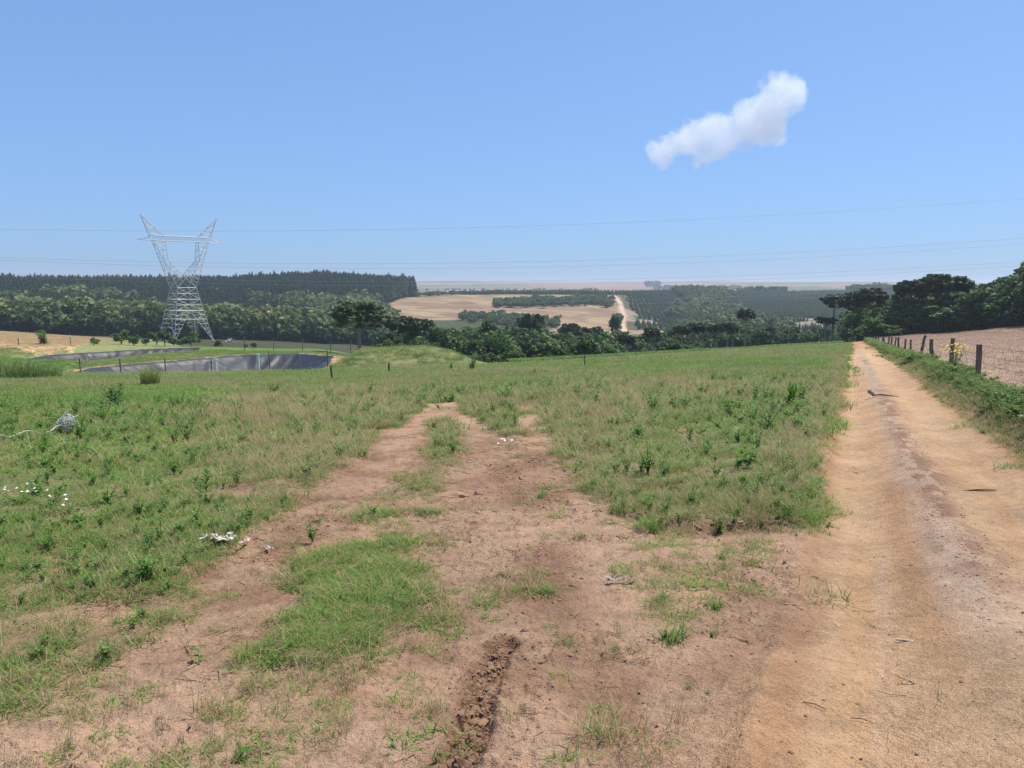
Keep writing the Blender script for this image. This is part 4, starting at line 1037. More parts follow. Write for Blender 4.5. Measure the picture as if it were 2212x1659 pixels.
    # meadow edge bushes
    for q in range(46):
        px = random.uniform(930, 1500); d = float(dedge(np.array([azim(px)]))[0]) * (1.05 if px > 1000 else 1.22) + random.uniform(2, 12)
        x, y = at_px(px, d); h = random.uniform(1.6, 3.4)
        t, c = random.choice(VALLEY + LIGHT)
        r_ = bpy.data.objects.new('bush', None); col.objects.link(r_); r_.location = (x, y, float(gz(x, y)[0]) - .3); r_.scale = (h * 1.1, h * 1.1, h); r_.rotation_euler = (0, 0, random.random() * 6.28)
        r_['label'] = 'grey-green bush just beyond the meadow edge, ' + ('behind the mound' if px < 1010 else 'left of the lone tree' if px < 1255 else 'right of the lone tree'); r_['category'] = 'bush'; r_['group'] = 'bushes along the meadow edge'
        obj('trunk', t, r_); obj('crown', c, r_)
near_trees()

# ---------------------------------------------------------------- lattice tower
def thing(name, loc, label, cat, group=None, rz=0):
    o = bpy.data.objects.new(name, None); col.objects.link(o); o.location = loc; o.rotation_euler = (0, 0, rz); o.empty_display_size = .2
    o['label'] = label; o['category'] = cat
    if group: o['group'] = group
    return o
def lerp(P, f):
    P = np.asarray(P, float); seg = np.linalg.norm(np.diff(P, axis=0), axis=1); c = np.concatenate([[0], np.cumsum(seg)]) / seg.sum()
    return np.array([np.interp(f, c, P[:, i]) for i in range(3)])
def zig(mb, A, B, n, th, rungs=True, cross=False):
    for k in range(n):
        a0, a1, b0, b1 = lerp(A, k / n), lerp(A, (k + 1) / n), lerp(B, k / n), lerp(B, (k + 1) / n)
        if cross or k % 2 == 0: mb.bar(a0, b1, th)
        if cross or k % 2: mb.bar(b0, a1, th)
        if rungs and k: mb.bar(a0, b0, th)
def tower():
    x, y = at_px(402, 235); z = float(gz(x, y)[0])
    T = thing('lattice_tower', (x, y, z), 'tall galvanised lattice power tower with horned crossbeam beyond the pond', 'tower', None, R(45.5)); T.scale = (.915,) * 3
    hw = lambda h: 6.0 - (3.2 / 16.3) * h
    ML, MS, MT = .135, .072, .05
    for sx in (-1, 1):
        for sy in (-1, 1):
            mb = MB(); P = [(sx * hw(h), sy * hw(h), h) for h in (-1.2, 16.3)]
            mb.bar(P[0], P[1], ML); leg = obj('leg', mb.build('leg', M_STEEL, False), T)
            fx, fy = sx * hw(0), sy * hw(0)
            fb = MB(); fb.tube([(fx, fy, -2.2), (fx, fy, .15)], .55, 10)
            obj('footing', fb.build('footing', M_CONC, False), leg)
    faces = [((-1, -1), (1, -1)), ((1, -1), (1, 1)), ((1, 1), (-1, 1)), ((-1, 1), (-1, -1))]
    for (a, b) in faces:
        mb = MB()
        p = lambda c, h: np.array([c[0] * hw(h), c[1] * hw(h), h])
        for h in (9.4, 12.8, 16.3): mb.bar(p(a, h), p(b, h), MS * 1.15)
        mid = (p(a, 9.4) + p(b, 9.4)) / 2
        for q, o in ((a, b), (b, a)):
            foot = p(q, .0)
            mb.bar(mid, foot, MS * 1.2)
            zig(mb, [p(q, 0), p(q, 9.4)], [foot, mid], 7, MT)
        mb.bar(lerp([p(a, 0), mid], .72), lerp([p(b, 0), mid], .72), MS)
        mb.bar(p(a, 6.8), lerp([p(a, 0), mid], .72), MS); mb.bar(p(b, 6.8), lerp([p(b, 0), mid], .72), MS)
        for h0, h1 in ((9.4, 12.8), (12.8, 16.3)):
            mb.bar(p(a, h0), p(b, h1), MS); mb.bar(p(b, h0), p(a, h1), MS)
            hm = (h0 + h1) / 2; c = (p(a, hm) + p(b, hm)) / 2
            mb.bar(p(a, hm), c, MT); mb.bar(p(b, hm), c, MT)
        obj('side_bracing', mb.build('side_bracing', M_STEEL, False), T)
    mb = MB()
    for h in (9.4, 16.3):
        mb.bar((-hw(h), -hw(h), h), (hw(h), hw(h), h), MT); mb.bar((-hw(h), hw(h), h), (hw(h), -hw(h), h), MT)
    obj('plan_bracing', mb.build('plan_bracing', M_STEEL, False), T)
    dy = lambda h: 2.8 - 1.9 * (h - 16.3) / 13.9
    for sx in (-1, 1):
        mb = MB(); O = {}; I = {}
        for sy in (-1, 1):
            O[sy] = [(sx * 2.8, sy * dy(16.3), 16.3), (sx * 8.2, sy * dy(30.2), 30.2)]
            I[sy] = [(0, sy * dy(19.2), 19.2), (sx * 4.75, sy * dy(24.4), 24.4), (sx * 5.0, sy * dy(30.2), 30.2)]
            mb.bar(*O[sy], ML * .85)
            mb.bar(I[sy][0], I[sy][1], ML * .75); mb.bar(I[sy][1], I[sy][2], ML * .7)
            mb.bar(I[sy][0], O[sy][0], ML * .75)
            zig(mb, O[sy], I[sy], 11, MT * 1.05)
        zig(mb, O[-1], O[1], 8, MT); zig(mb, I[-1], I[1], 9, MT)
        obj('fork_arm', mb.build('fork_arm', M_STEEL, False), T)
    mb = MB()
    Bt = {}; Tp = {}
    for sy in (-1, 1):
        Bt[sy] = [(-8.2, sy * .9, 30.2), (8.2, sy * .9, 30.2)]; Tp[sy] = [(-8.2, sy * .8, 31.6), (8.2, sy * .8, 31.6)]
        mb.bar(*Bt[sy], MS * 1.3); mb.bar(*Tp[sy], MS * 1.3)
        zig(mb, Bt[sy], Tp[sy], 14, MT, False, True)
        for sx in (-1, 1):
            mb.bar((sx * 8.2, sy * .9, 30.2), (sx * 13.1, 0, 30.3), MS * 1.3); mb.bar((sx * 8.2, sy * .8, 31.6), (sx * 13.1, 0, 30.3), MS * 1.1)
            zig(mb, [(sx * 8.2, sy * .9, 30.2), (sx * 13.1, 0, 30.3)], [(sx * 8.2, sy * .8, 31.6), (sx * 13.1, 0, 30.32)], 4, MT)
    zig(mb, Bt[-1], Bt[1], 14, MT, True); zig(mb, Tp[-1], Tp[1], 14, MT, True)
    obj('crossbeam', mb.build('crossbeam', M_STEEL, False), T)
    for sx in (-1, 1):
        mb = MB(); tip = (sx * 11.5, 0, 37.7)
        B = [(sx * 9.0, -.7, 31.35), (sx * 9.0, .7, 31.35), (sx * 5.4, .8, 31.6), (sx * 5.4, -.8, 31.6)]
        for q in B: mb.bar(q, tip, MS * 1.25)
        for a, b in ((0, 1), (1, 2), (2, 3), (3, 0)): zig(mb, [B[a], tip], [B[b], tip], 6, MT)
        obj('peak', mb.build('peak', M_STEEL, False), T)
tower()

# ---------------------------------------------------------------- overhead cables
def cables():
    yl = 178.0
    for rows, lb in ((((0, 495), (1000, 492), (2212, 428)), 'topmost thin cable crossing the sky above all the others'),
                     (((0, 556), (1000, 568), (2212, 514)), 'upper cable of the middle pair crossing the sky'), (((0, 562), (1000, 579), (2212, 526)), 'lower cable of the middle pair crossing the sky'),
                     (((0, 591), (1000, 608), (2212, 565)), 'upper cable of the low pair just over the skyline'), (((0, 596), (1000, 617), (2212, 573)), 'lower cable of the low pair just over the skyline'),
                     (((0, 648), (1000, 655), (2212, 611)), 'upper cable of the lowest pair passing in front of the woods'), (((0, 656), (1000, 664), (2212, 617)), 'lower cable of the lowest pair passing in front of the woods')):
        X = []; Z = []
        for px, py in rows:
            a = math.tan(R(azim(px, py))); X.append(yl * a); Z.append(slope(px, py) * yl * math.hypot(1, a) + EYE)
        c = np.polyfit(X, Z, 2); xs = np.linspace(-230, 230, 70)
        mb = MB(); mb.tube(np.stack([xs, np.full(70, yl), np.polyval(c, xs)], 1), .021, 5)
        obj('overhead_cable', mb.build('overhead_cable', [M_CABLE]), label=lb, cat='cable', group='overhead cables')
cables()

# ---------------------------------------------------------------- lined ponds
def liner_mat():
    m, nt = new_mat('black_pond_liner')
    g = N(nt, 'ShaderNodeNewGeometry'); f = noise(nt, .6, 4, g.outputs['Position'])
    c = ramp(nt, [(.3, (.022, .024, .03)), (.65, (.04, .043, .052)), (.8, (.12, .11, .1))], f)
    d = N(nt, 'ShaderNodeBsdfPrincipled'); d.inputs['Roughness'].default_value = .45; d.inputs['Specular IOR Level'].default_value = .3
    nt.links.new(c, d.inputs['Base Color'])
    o = N(nt, 'ShaderNodeOutputMaterial'); nt.links.new(d.outputs[0], o.inputs[0])
    return m
M_LINER = liner_mat()
def pond(poly, rim, depth, label):
    P = np.array(poly); lo = P.min(0) - 1; hi = P.max(0) + 1; st = .35
    gx = np.arange(lo[0], hi[0], st); gy = np.arange(lo[1], hi[1], st)
    X, Y = np.meshgrid(gx, gy); sh = X.shape; X = X.ravel(); Y = Y.ravel()
    sd = poly_sd(X, Y, poly)
    cx, cy_ = P.mean(0); ang = np.arctan2(Y - cy_, X - cx); per = ang * 22
    run = np.clip(-sd / (depth * 1.55), 0, 1)
    fold = (fbm(per / 1.1 + sd * .12, sd / 9, 3, 501) - .5) * .8 + (fbm(per / .35, sd / 4, 2, 502) - .5) * .3
    z = rim - depth * run + fold * .75 * np.sin(np.clip(run, 0, 1) * math.pi) ** .7 * (run < 1) + (run >= 1) * (fbm(X / 3, Y / 3, 3, 503) - .5) * .12
    z = z + .08 * (sd > -.5) + (fbm(X / .8, Y / .8, 2, 504) - .5) * .1 * (sd > -.6)
    nx = sh[1]; i = np.arange(sh[0] - 1)[:, None]; j = np.arange(nx - 1)[None]
    F = np.stack([i * nx + j, i * nx + j + 1, (i + 1) * nx + j + 1, (i + 1) * nx + j], -1).reshape(-1, 4)
    edge = .5 + (fbm(X / 1.5, Y / 1.5, 3, 505) - .5) * .9
    F = F[(sd[F] < edge[F]).all(1)]
    u, inv = np.unique(F, return_inverse=True)
    me = bpy.data.meshes.new('pond_liner'); fill_mesh(me, np.stack([X[u], Y[u], z[u]], 1), inv.reshape(-1, 4))
    me.polygons.foreach_set('use_smooth', np.ones(len(F), bool)); me.materials.append(M_LINER)
    obj('pond_liner', me, label=label, cat='pond liner')
pond(POND, RIM + EYE, 2.7, 'black plastic liner of the large empty pond in front of the tower')
pond(POND2, RIM + EYE + .1, 1.9, 'black plastic liner of the smaller pond at far left behind the earth bank')

# ---------------------------------------------------------------- fences
def post_mesh(h, r, seed, crook=0.0, sides=8, flat=True, mat=None, lean=(0, 0)):
    rr = np.random.default_rng(seed); n = 7; mb = MB()
    f = np.linspace(0, 1, n)
    P = np.stack([np.cumsum(rr.normal(0, crook, n)) + lean[0] * f, np.cumsum(rr.normal(0, crook, n)) + lean[1] * f, -.4 + (h + .4) * f], 1)
    mb.tube(P, r * (1 - .12 * f) * rr.uniform(.9, 1.1, n), sides)
    return mb.build('post', [mat or M_POST])
def wire_mesh(pts, sag, r):
    mb = MB(); L = []
    for a, b in zip(pts[:-1], pts[1:]):
        f = np.linspace(0, 1, 5)[:-1, None]; q = np.array(a) * (1 - f) + np.array(b) * f; q[:, 2] -= (sag * 4 * f * (1 - f))[:, 0]; L.append(q)
    L.append(np.array([pts[-1]])); mb.tube(np.concatenate(L), r, 4)
    return mb.build('wire', [M_WIRE])
def roadside_fence():
    tF = ROAD_W + 1.35
    def on_line(px):
        a = math.tan(R(azim(px, 790)))        # x = a*y ; along the fence line
        s = (.25 + 0.915 * 0 + 0) * 0
        # x = -.25 + tF*.915 + s*.404 ; y = -tF*.404 + s*.915
        s = (-.25 + tF * .915 + a * tF * .404) / (a * .915 - .404)
        return -.25 + tF * .915 + s * .404, -tF * .404 + s * .915
    L = [(2117, 764, 5.2, .012, 1), (2054, 733, 4.0, .003, 0), (2014, 734, 3.9, .03, 0), (1988, 725, 2.8, .035, 1), (1964, 747, 2.3, .02, 0), (1953, 748, 2, .02, 0), (1940, 739, 2.1, .012, 1), (1930, 741, 1.7, .03, 1), (1922, 741, 1.9, .02, 1), (1915, 746, 1.6, .03, 1), (1909, 749, 1.4, .03, 1), (1903, 746, 1.5, .03, 1), (1894, 738, 1.5, .015, 1), (1890, 738, 1.4, .01, 1), (1887, 736, 1.3, .01, 1), (1884, 732, 1.2, .01, 1)]
    x0, y0 = on_line(2117)
    F = thing('barbed_wire_fence', (x0, y0, float(gz(x0, y0)[0])), 'old barbed wire fence on crooked wooden posts right of the dirt road', 'fence')
    tops = []
    base = np.array(F.location)
    for i, (px, top, hw_, cr, dk) in enumerate(L):
        x, y = on_line(px); z = float(gz(x, y)[0]); d = math.hypot(x, y)
        h = float(np.clip(slope(px, top) * d + EYE - z, .95, 1.8)); r = hw_ / FPX * d
        me = post_mesh(h, min(r, .1), 600 + i, cr, 8, mat=M_POSTD if dk else M_POST, lean=(.1 if i == 0 else random.uniform(-.06, .06), random.uniform(-.05, .05)))
        p = obj('post', me, F, np.array([x, y, z]) - base, random.random() * 6)
        tops.append((np.array([x, y, z]), h))
        if i == 0: p['label'] = 'squat dark post nearest the camera leaning to the right'
        if i == 0:
            mb = MB(); mb.tube([(.07, -.03, -.2), (.085, -.02, .3), (.09, -.02, .46)], [.045, .04, .03], 7); obj('splint', mb.build('splint', [M_PALEBARK]), p)
        if i == 3:
            mb = MB(); mb.tube([(-.03, 0, .75), (-.12, .02, .9), (-.14, .02, 1.2)], [.03, .024, .018], 6); obj('stub', mb.build('stub', [M_POSTD]), p)
    ex = np.array([x0, y0]) + (np.array([x0, y0]) - tops[1][0][:2]) * 1.1
    pre = np.array([ex[0], ex[1], float(gz(*ex)[0])])
    pp = [pre] + [q for q, h in tops]
    for hgt in (.42, .68, .95):
        pts = [tuple(q + np.array([0, 0, hgt + random.uniform(-.05, .05)]) - base) for q in pp]
        obj('wire', wire_mesh(pts, .05, .0055), F)
    me = post_mesh(1.15, .07, 640, .01); obj('post', me, F, pre - base)
roadside_fence()
def wire_fence(label, posts, rad, dark=0, hts=(.5, .9, 1.3)):
    """posts: (column, top row, distance)"""
    Q = []
    for px, top, d in posts:
        x, y = at_px(px, d); z = float(gz(x, y)[0]); Q.append((np.array([x, y, z]), float(np.clip(slope(px, top) * d + EYE - z, 1.1, 2.6))))
    base = Q[0][0]
    F = thing('wire_fence', tuple(base), label, 'fence')
    for i, (q, h) in enumerate(Q):
        obj('post', post_mesh(h, rad * random.uniform(.85, 1.15), 700 + i + len(posts) * 31, .008, 7, mat=M_POST, lean=(random.uniform(-.05, .05), 0)), F, q - base, random.random() * 6)
    for t in hts:
        obj('wire', wire_mesh([tuple(q - base + np.array([0, 0, min(t, h - .1)])) for q, h in Q], .03, .008), F)
wire_fence('wire fence on thin posts along the near bank of the large pond', [(60, 776, 96), (170, 774, 99), (258, 774, 98), (354, 774, 96), (454, 776, 94), (581, 756, 97), (645, 747, 103), (707, 737, 108)], .075)
wire_fence('wire fence on thin posts along the far bank of the ponds', [(40, 730, 160), (152, 728, 160), (202, 728, 160), (412, 726, 160), (528, 726, 150), (591, 729, 148), (653, 726, 146), (714, 725, 144), (779, 725, 140), (847, 724, 136), (888, 723, 132)], .08)
wire_fence('short wire fence over the top of the grassy mound', [(707, 738, 113), (758, 735, 112), (805, 731, 110), (851, 726, 109), (916, 724, 107)], .07)
def pond_bits():
    for px, top, bot, d, lb in ((464, 776, 792, 97, 'short white pipe stub beside a fence post at the pond edge'), (556, 765, 788, 98, 'taller white pipe standing at the pond edge')):
        x, y = at_px(px, d); z = float(gz(x, y)[0]); h = max(slope(px, top) * d + EYE - z, .8)
        t = thing('vent_pipe', (x, y, z), lb, 'pipe', 'white pipes by the pond')
        mb = MB(); mb.tube([(0, 0, -.3), (0, 0, h)], .16, 14); obj('pipe', mb.build('pipe', [M_PIPE]), t)
        mb = MB(); mb.tube([(0, 0, h - .12), (0, 0, h + .04)], .19, 14); obj('collar', mb.build('collar', [M_PIPE]), t)
    x, y = at_px(497, 190); z = float(gz(x, y)[0])
    mb = MB(); r = np.random.default_rng(5)
    n = 14; th, ph = np.meshgrid(np.linspace(0, 6.283, n, endpoint=False), np.linspace(0, 1.57, 6)); k = 1 + .25 * r.normal(size=th.shape)
    V = .45 * np.stack([2.2 * np.cos(ph) * np.cos(th) * k, 1.2 * np.cos(ph) * np.sin(th) * k, 1.3 * np.sin(ph) * k + .3], -1).reshape(-1, 3)
    F = [[i * n + j, i * n + (j + 1) % n, (i + 1) * n + (j + 1) % n, (i + 1) * n + j] for i in range(5) for j in range(n)]
    mb.add(V, F); obj('tarp_heap', mb.build('tarp_heap', [M_WHITEPL], False), None, (x, y, z + .6), label='white tarpaulin heap on the bank right of the tower', cat='tarpaulin')
pond_bits()

# ---------------------------------------------------------------- single plants
def leafy_mesh(name, seed, h, nleaf, L, wd, mat, up=.6, stems=1, spread=.15):
    r = np.random.default_rng(seed); sb = MB(); lb = MB()
    C = []; D = []; LL = []
    for k in range(stems):
        a = r.random() * 6.28; f = np.linspace(0, 1, 6); hh = h * r.uniform(.75, 1.05)
        o = spread * hh * (k > 0) * r.uniform(.5, 1.3)
        P = np.stack([math.cos(a) * o * f, math.sin(a) * o * f, hh * f - .02], 1); P[:, :2] += r.normal(0, .01 * h, (6, 2)) * f[:, None]
        sb.tube(P, np.linspace(.012 * h + .001, .004 * h, 6), 5, 0, .4)
        for q in range(nleaf):
            t = .08 + .92 * (q + r.random()) / nleaf; p = np.array([np.interp(t, f, P[:, i]) for i in range(3)]); th = q * 2.4 + r.normal(0, .3)
            el = up * (.4 + t) + r.normal(0, .2)
            C.append(p); D.append([math.cos(th) * math.cos(el), math.sin(th) * math.cos(el), math.sin(el)]); LL.append(L * (1.1 - .5 * t) * r.uniform(.75, 1.2))
    C = np.array(C); D = unit(np.array(D)); LL = np.array(LL); S = unit(np.cross(D, UP) + r.normal(0, .12, D.shape))
    # each leaf in two bent halves
    lb.leaves(C, D, LL * .62, LL * wd, S, 0, r.random(len(C)), .3)
    D2 = unit(D - UP * .35); lb.leaves(C + D * (LL * .3)[:, None], D2, LL * .7, LL * wd * .85, S, 0, r.random(len(C)), .3)
    return sb.build('stem', [mat]), lb.build('leaves', [mat])
def clump_mesh(seed, n, rad, h, wd, bend, mat, nd=0):
    r = np.random.default_rng(seed); a = MB(); b = MB()
    blades(a, disc(n, rad, r), r.uniform(h * .5, h, n), r.uniform(wd * .7, wd * 1.2, n), r.uniform(bend * .3, bend, n), 4, 0, r.random(n), r, .6)
    blades(b, disc(max(nd, 4), rad, r), r.uniform(h * .5, h * 1.1, max(nd, 4)), wd * .5, r.uniform(.2, bend * 1.2, max(nd, 4)), 3, 0, r.random(max(nd, 4)), r)
    return a.build('blades', [mat]), b.build('dry_blades', [M_STRAW])
def plant(name, meshes, names, loc, label, cat, scale=1, group=None):
    t = thing(name, (loc[0], loc[1], loc[2] - .005), label, cat, group, random.random() * 6.28); t.scale = (scale,) * 3
    for nm, me in zip(names, meshes): obj(nm, me, t)
    return t
SL = ('stem', 'leaves')
def near_plants():
    def size(px, py, wpx):
        p = W(px, py); return p, wpx / FPX * math.hypot(p[0], p[1], EYE - p[2])
    for i, (px, py, hp, kw, mat, lb) in enumerate((
        (447, 1062, 62, dict(nleaf=26, L=.42, wd=.12, up=.75), M_WEED, 'upright dark green thistle-like weed in the left meadow'),
        (1552, 1152, 50, dict(nleaf=34, L=.3, wd=.14, up=.35, stems=4, spread=.35), M_ROADWEED, 'bushy grey-green weed below the cut grass bank'),
        (1632, 880, 42, dict(nleaf=30, L=.32, wd=.12, up=.7, stems=2), M_WEED, 'left one of three upright green weeds in the right meadow'),
        (1655, 880, 42, dict(nleaf=30, L=.32, wd=.12, up=.7, stems=2), M_WEED, 'middle one of three upright green weeds in the right meadow'),
        (1706, 882, 46, dict(nleaf=24, L=.55, wd=.1, up=.9, stems=4, spread=.4), M_CROP, 'bright bushy weed right of the two upright ones in the right meadow'),
        (250, 880, 48, dict(nleaf=22, L=.4, wd=.14, up=.4, stems=6, spread=.6), M_ROADWEED, 'bluish green leafy weed in the lush grass at left'),
        (520, 1640, 44, dict(nleaf=7, L=.7, wd=.3, up=.2), M_CROP, 'small seedling with round leaves at the bottom edge'),
        (430, 1432, 34, dict(nleaf=7, L=.7, wd=.28, up=.2), M_CROP, 'small seedling beside the green grass patch'),
        (330, 1190, 44, dict(nleaf=24, L=.32, wd=.14, up=.4, stems=4, spread=.4), M_WEED, 'low leafy weed above the white plastic rag'),
        (1490, 960, 40, dict(nleaf=26, L=.34, wd=.12, up=.6, stems=3), M_WEED, 'leafy weed in the middle of the right meadow'),
        (1020, 800, 36, dict(nleaf=30, L=.28, wd=.12, up=.5, stems=7, spread=.4), M_ROADWEED, 'sparse shrub at the foot of the grassy mound'),
        (975, 800, 16, dict(nleaf=24, L=.4, wd=.14, up=.6, stems=4), M_CROP, 'small bright green shrub left of the sparse one'),
        (1155, 808, 14, dict(nleaf=20, L=.4, wd=.16, up=.4, stems=4), M_ROADWEED, 'dark low weed in the far meadow'),
        (590, 850, 24, dict(nleaf=20, L=.4, wd=.12, up=.5, stems=8, spread=.9), M_ROADWEED, 'blue-green scraggly weed in the middle of the left meadow'),
        (1665, 830, 14, dict(nleaf=20, L=.4, wd=.16, up=.4, stems=4), M_ROADWEED, 'dark weed near the road edge in the far right meadow'),
        (1530, 1500, 20, dict(nleaf=12, L=.5, wd=.12, up=.3, stems=2), M_WEED, 'tiny green sprout on bare soil by the road'),
        (95, 748, 24, dict(nleaf=40, L=.3, wd=.16, up=.3, stems=9, spread=.5), M_WEED, 'round dark bush at the edge of the dry field'),
    )):
        p, h = size(px, py, hp)
        if px == 95: p = (*at_px(95, 163), 0); p = (p[0], p[1], float(gz(p[0], p[1])[0])); h = 2.6
        L = kw.pop('L') * h; stems = leafy_mesh('w', 800 + i, h, kw['nleaf'], L, kw['wd'], mat, kw['up'], kw.get('stems', 1), kw.get('spread', .15))
        plant('weed' if h < 1.5 else 'bush', stems, SL, p, lb, 'weed' if h < 1.5 else 'bush')
    for i, (px, py, wp, mat, hb, lb) in enumerate((
        (1458, 1382, 120, M_LUSH, .5, 'largest green grass clump on the bare soil by the road'), (1180, 1280, 60, M_MEADOW, .6, 'small grass tuft in the middle of the bare soil'),
        (1432, 1295, 62, M_LUSH, .5, 'round green grass tuft beside the torn litter'), (1545, 1312, 84, M_LUSH, .35, 'flat spreading grass tuft left of the road rut'),
        (1562, 1208, 52, M_MEADOW, .5, 'small grass tuft below the bushy grey-green weed'), (1400, 1142, 110, M_LUSH, .45, 'wide grass clump at the upper edge of the bare soil'),
        (1490, 1490, 30, M_LUSH, .5, 'tiny grass tuft low on the bare soil'), (1170, 1075, 50, M_LUSH, .5, 'green tuft right of the soil slab'), (1540, 1370, 40, M_MEADOW, .4, 'thin tuft right of the largest grass clump'),
        (950, 965, 70, M_MEADOW, .9, 'tall dry tuft standing between the two wheel tracks'), (1290, 1050, 60, M_MEADOW, .9, 'brownish tall tuft at the corner of the right meadow'))):
        p, wd = size(px, py, wp)
        plant('grass_clump', clump_mesh(850 + i, 70, wd * .22, wd * hb, .0038 * max(1, wd / .35), 1.5, mat, 14), ('blades', 'dry_blades'), p, lb, 'grass')
    p, h = size(325, 832, 55)
    plant('grass_clump', clump_mesh(880, 260, h * .32, h, .014, .55, M_MEADOW, 90), ('blades', 'dry_blades'), p, 'tall reed-like grass clump standing alone before the pond', 'grass')
    for i, (px, d, h, lb) in enumerate(((15, 78, 2.6, 'left'), (60, 76, 2.4, 'middle'), (100, 80, 1.7, 'right'))):
        x, y = at_px(px, d); plant('grass_clump', clump_mesh(890 + i, 240, h * .6, h, .02, .8, M_ROADWEED, 30), ('blades', 'dry_blades'), (x, y, float(gz(x, y)[0])), lb + ' clump of tall dark grass at the left end of the pond', 'grass')
    hedge = [(205, 'far left'), (262, 'left'), (290, 'second'), (315, 'third'), (338, 'fourth'), (356, 'fifth'), (375, 'sixth'), (394, 'seventh'), (412, 'last'), (470, 'lone one right'), (530, 'yellowish one right'), (548, 'smaller one right')]
    for i, (px, wh) in enumerate(hedge):
        d = 166 + 4 * math.sin(i * 2.1); x, y = at_px(px, d); h = (2.6 + .9 * math.sin(i * 1.7)) * (.6 if i in (0, 9, 10, 11) else 1)
        t = thing('bush', (x, y, float(gz(x, y)[0]) - .3), ('%s bush in the ragged hedge before the tower, counted from the left' % wh) if 0 < i < 9 else ('%s bush of the ragged hedge before the tower' % wh if i == 0 else '%s of the tower on the far pond bank' % wh), 'bush', 'bushes before the tower', random.random() * 6)
        t.scale = (h * 1.15, h * 1.15, h); tr, cr = (LIGHT + VALLEY)[i % 7]; obj('trunk', tr, t); obj('crown', cr, t)
    # flowering plants
    def flowers(name, loc, n, hh, rad, fr, mat, leafmat, label, seed, petals=4):
        r = np.random.default_rng(seed)
        st, lv = leafy_mesh('f', seed, hh, 9, hh * .35, .2, leafmat, .4, 7, rad / hh)
        t = plant(name, (st, lv), SL, loc, label, 'flowers')
        mb = MB(); n0 = petals; a = np.arange(n0) * 6.283 / n0
        D = np.stack([np.cos(a), np.sin(a), np.full(n0, .25)], 1); mb.leaves(np.zeros((n0, 3)), unit(D), fr, fr * .42, unit(np.cross(D, UP)), 0, .5)
        me = mb.build('flower', [mat])
        for k in range(n):
            q = rad * math.sqrt(r.random()); th = r.random() * 6.28
            o = obj('flower', me, t, (q * math.cos(th), q * math.sin(th), hh * r.uniform(.75, 1.15))); o.rotation_euler = (r.normal(0, .5), r.normal(0, .5), r.random() * 6)
    for i, (px, py, n, lb) in enumerate(((45, 1090, 9, 'white-flowered plant at the left edge of the meadow'), (105, 1095, 8, 'white-flowered plant second from the left edge'), (150, 1110, 9, 'white-flowered plant right of the other two'))):
        p, s_ = size(px, py, 60); flowers('flowering_plant', p, n, .2, .22, .02, M_FLOWER, M_WEED, lb, 930 + i)
    p, s_ = size(1085, 962, 50); flowers('flowering_plant', p, 7, .09, .24, .026, M_FLOWER, M_WEED, 'low white-flowered plant between the wheel tracks', 940)
    tF = ROAD_W + 1.0; s_ = 25.5; x, y = -.25 + tF * .915 + s_ * .404, -tF * .404 + s_ * .915
    a = math.tan(R(azim(2062, 790))); s_ = (-.25 + tF * .915 + a * tF * .404) / (a * .915 - .404); x, y = -.25 + tF * .915 + s_ * .404, -tF * .404 + s_ * .915
    flowers('flowering_plant', (x, y, float(gz(x, y)[0]) + .15), 60, .62, .5, .045, M_YELLOW, M_ROADWEED, 'yellow-flowered bush among the weeds by the second fence post', 945, 6)
    # small tree in the meadow edge, sapling
    x, y, z = W(1263, 791); dt = math.hypot(x, y)
    t = thing('small_tree', (x, y, z), 'small lone tree with thin trunk at the far edge of the meadow', 'tree'); h = slope(1263, 733) * dt + EYE - z; t.scale = (h * .8, h * .8, h)
    tr, cr = broadleaf(950, M_BROAD, 7, 60, 12, .05, .5, .3, .26); obj('trunk', tr, t); obj('crown', cr, t)
    # rotten posts in the meadow
    for px, d, h, r_, ln, lb in ((718, 55, .95, .09, .2, 'dark broken post leaning in the middle of the meadow'), (840, 70, .8, .1, -.05, 'short dark stump near the foot of the mound')):
        x, y = at_px(px, d); t = thing('broken_post', (x, y, float(gz(x, y)[0])), lb, 'post')
        obj('shaft', post_mesh(h, r_, 960 + px, .02, 8, mat=M_POSTD, lean=(-ln, 0)), t)
        mb = MB(); mb.tube([(-ln * .9, 0, h * .8), (-ln - .03, .03, h * 1.08)], [r_ * .6, r_ * .2], 6); obj('splinter', mb.build('splinter', [M_POSTD]), t)
near_plants()

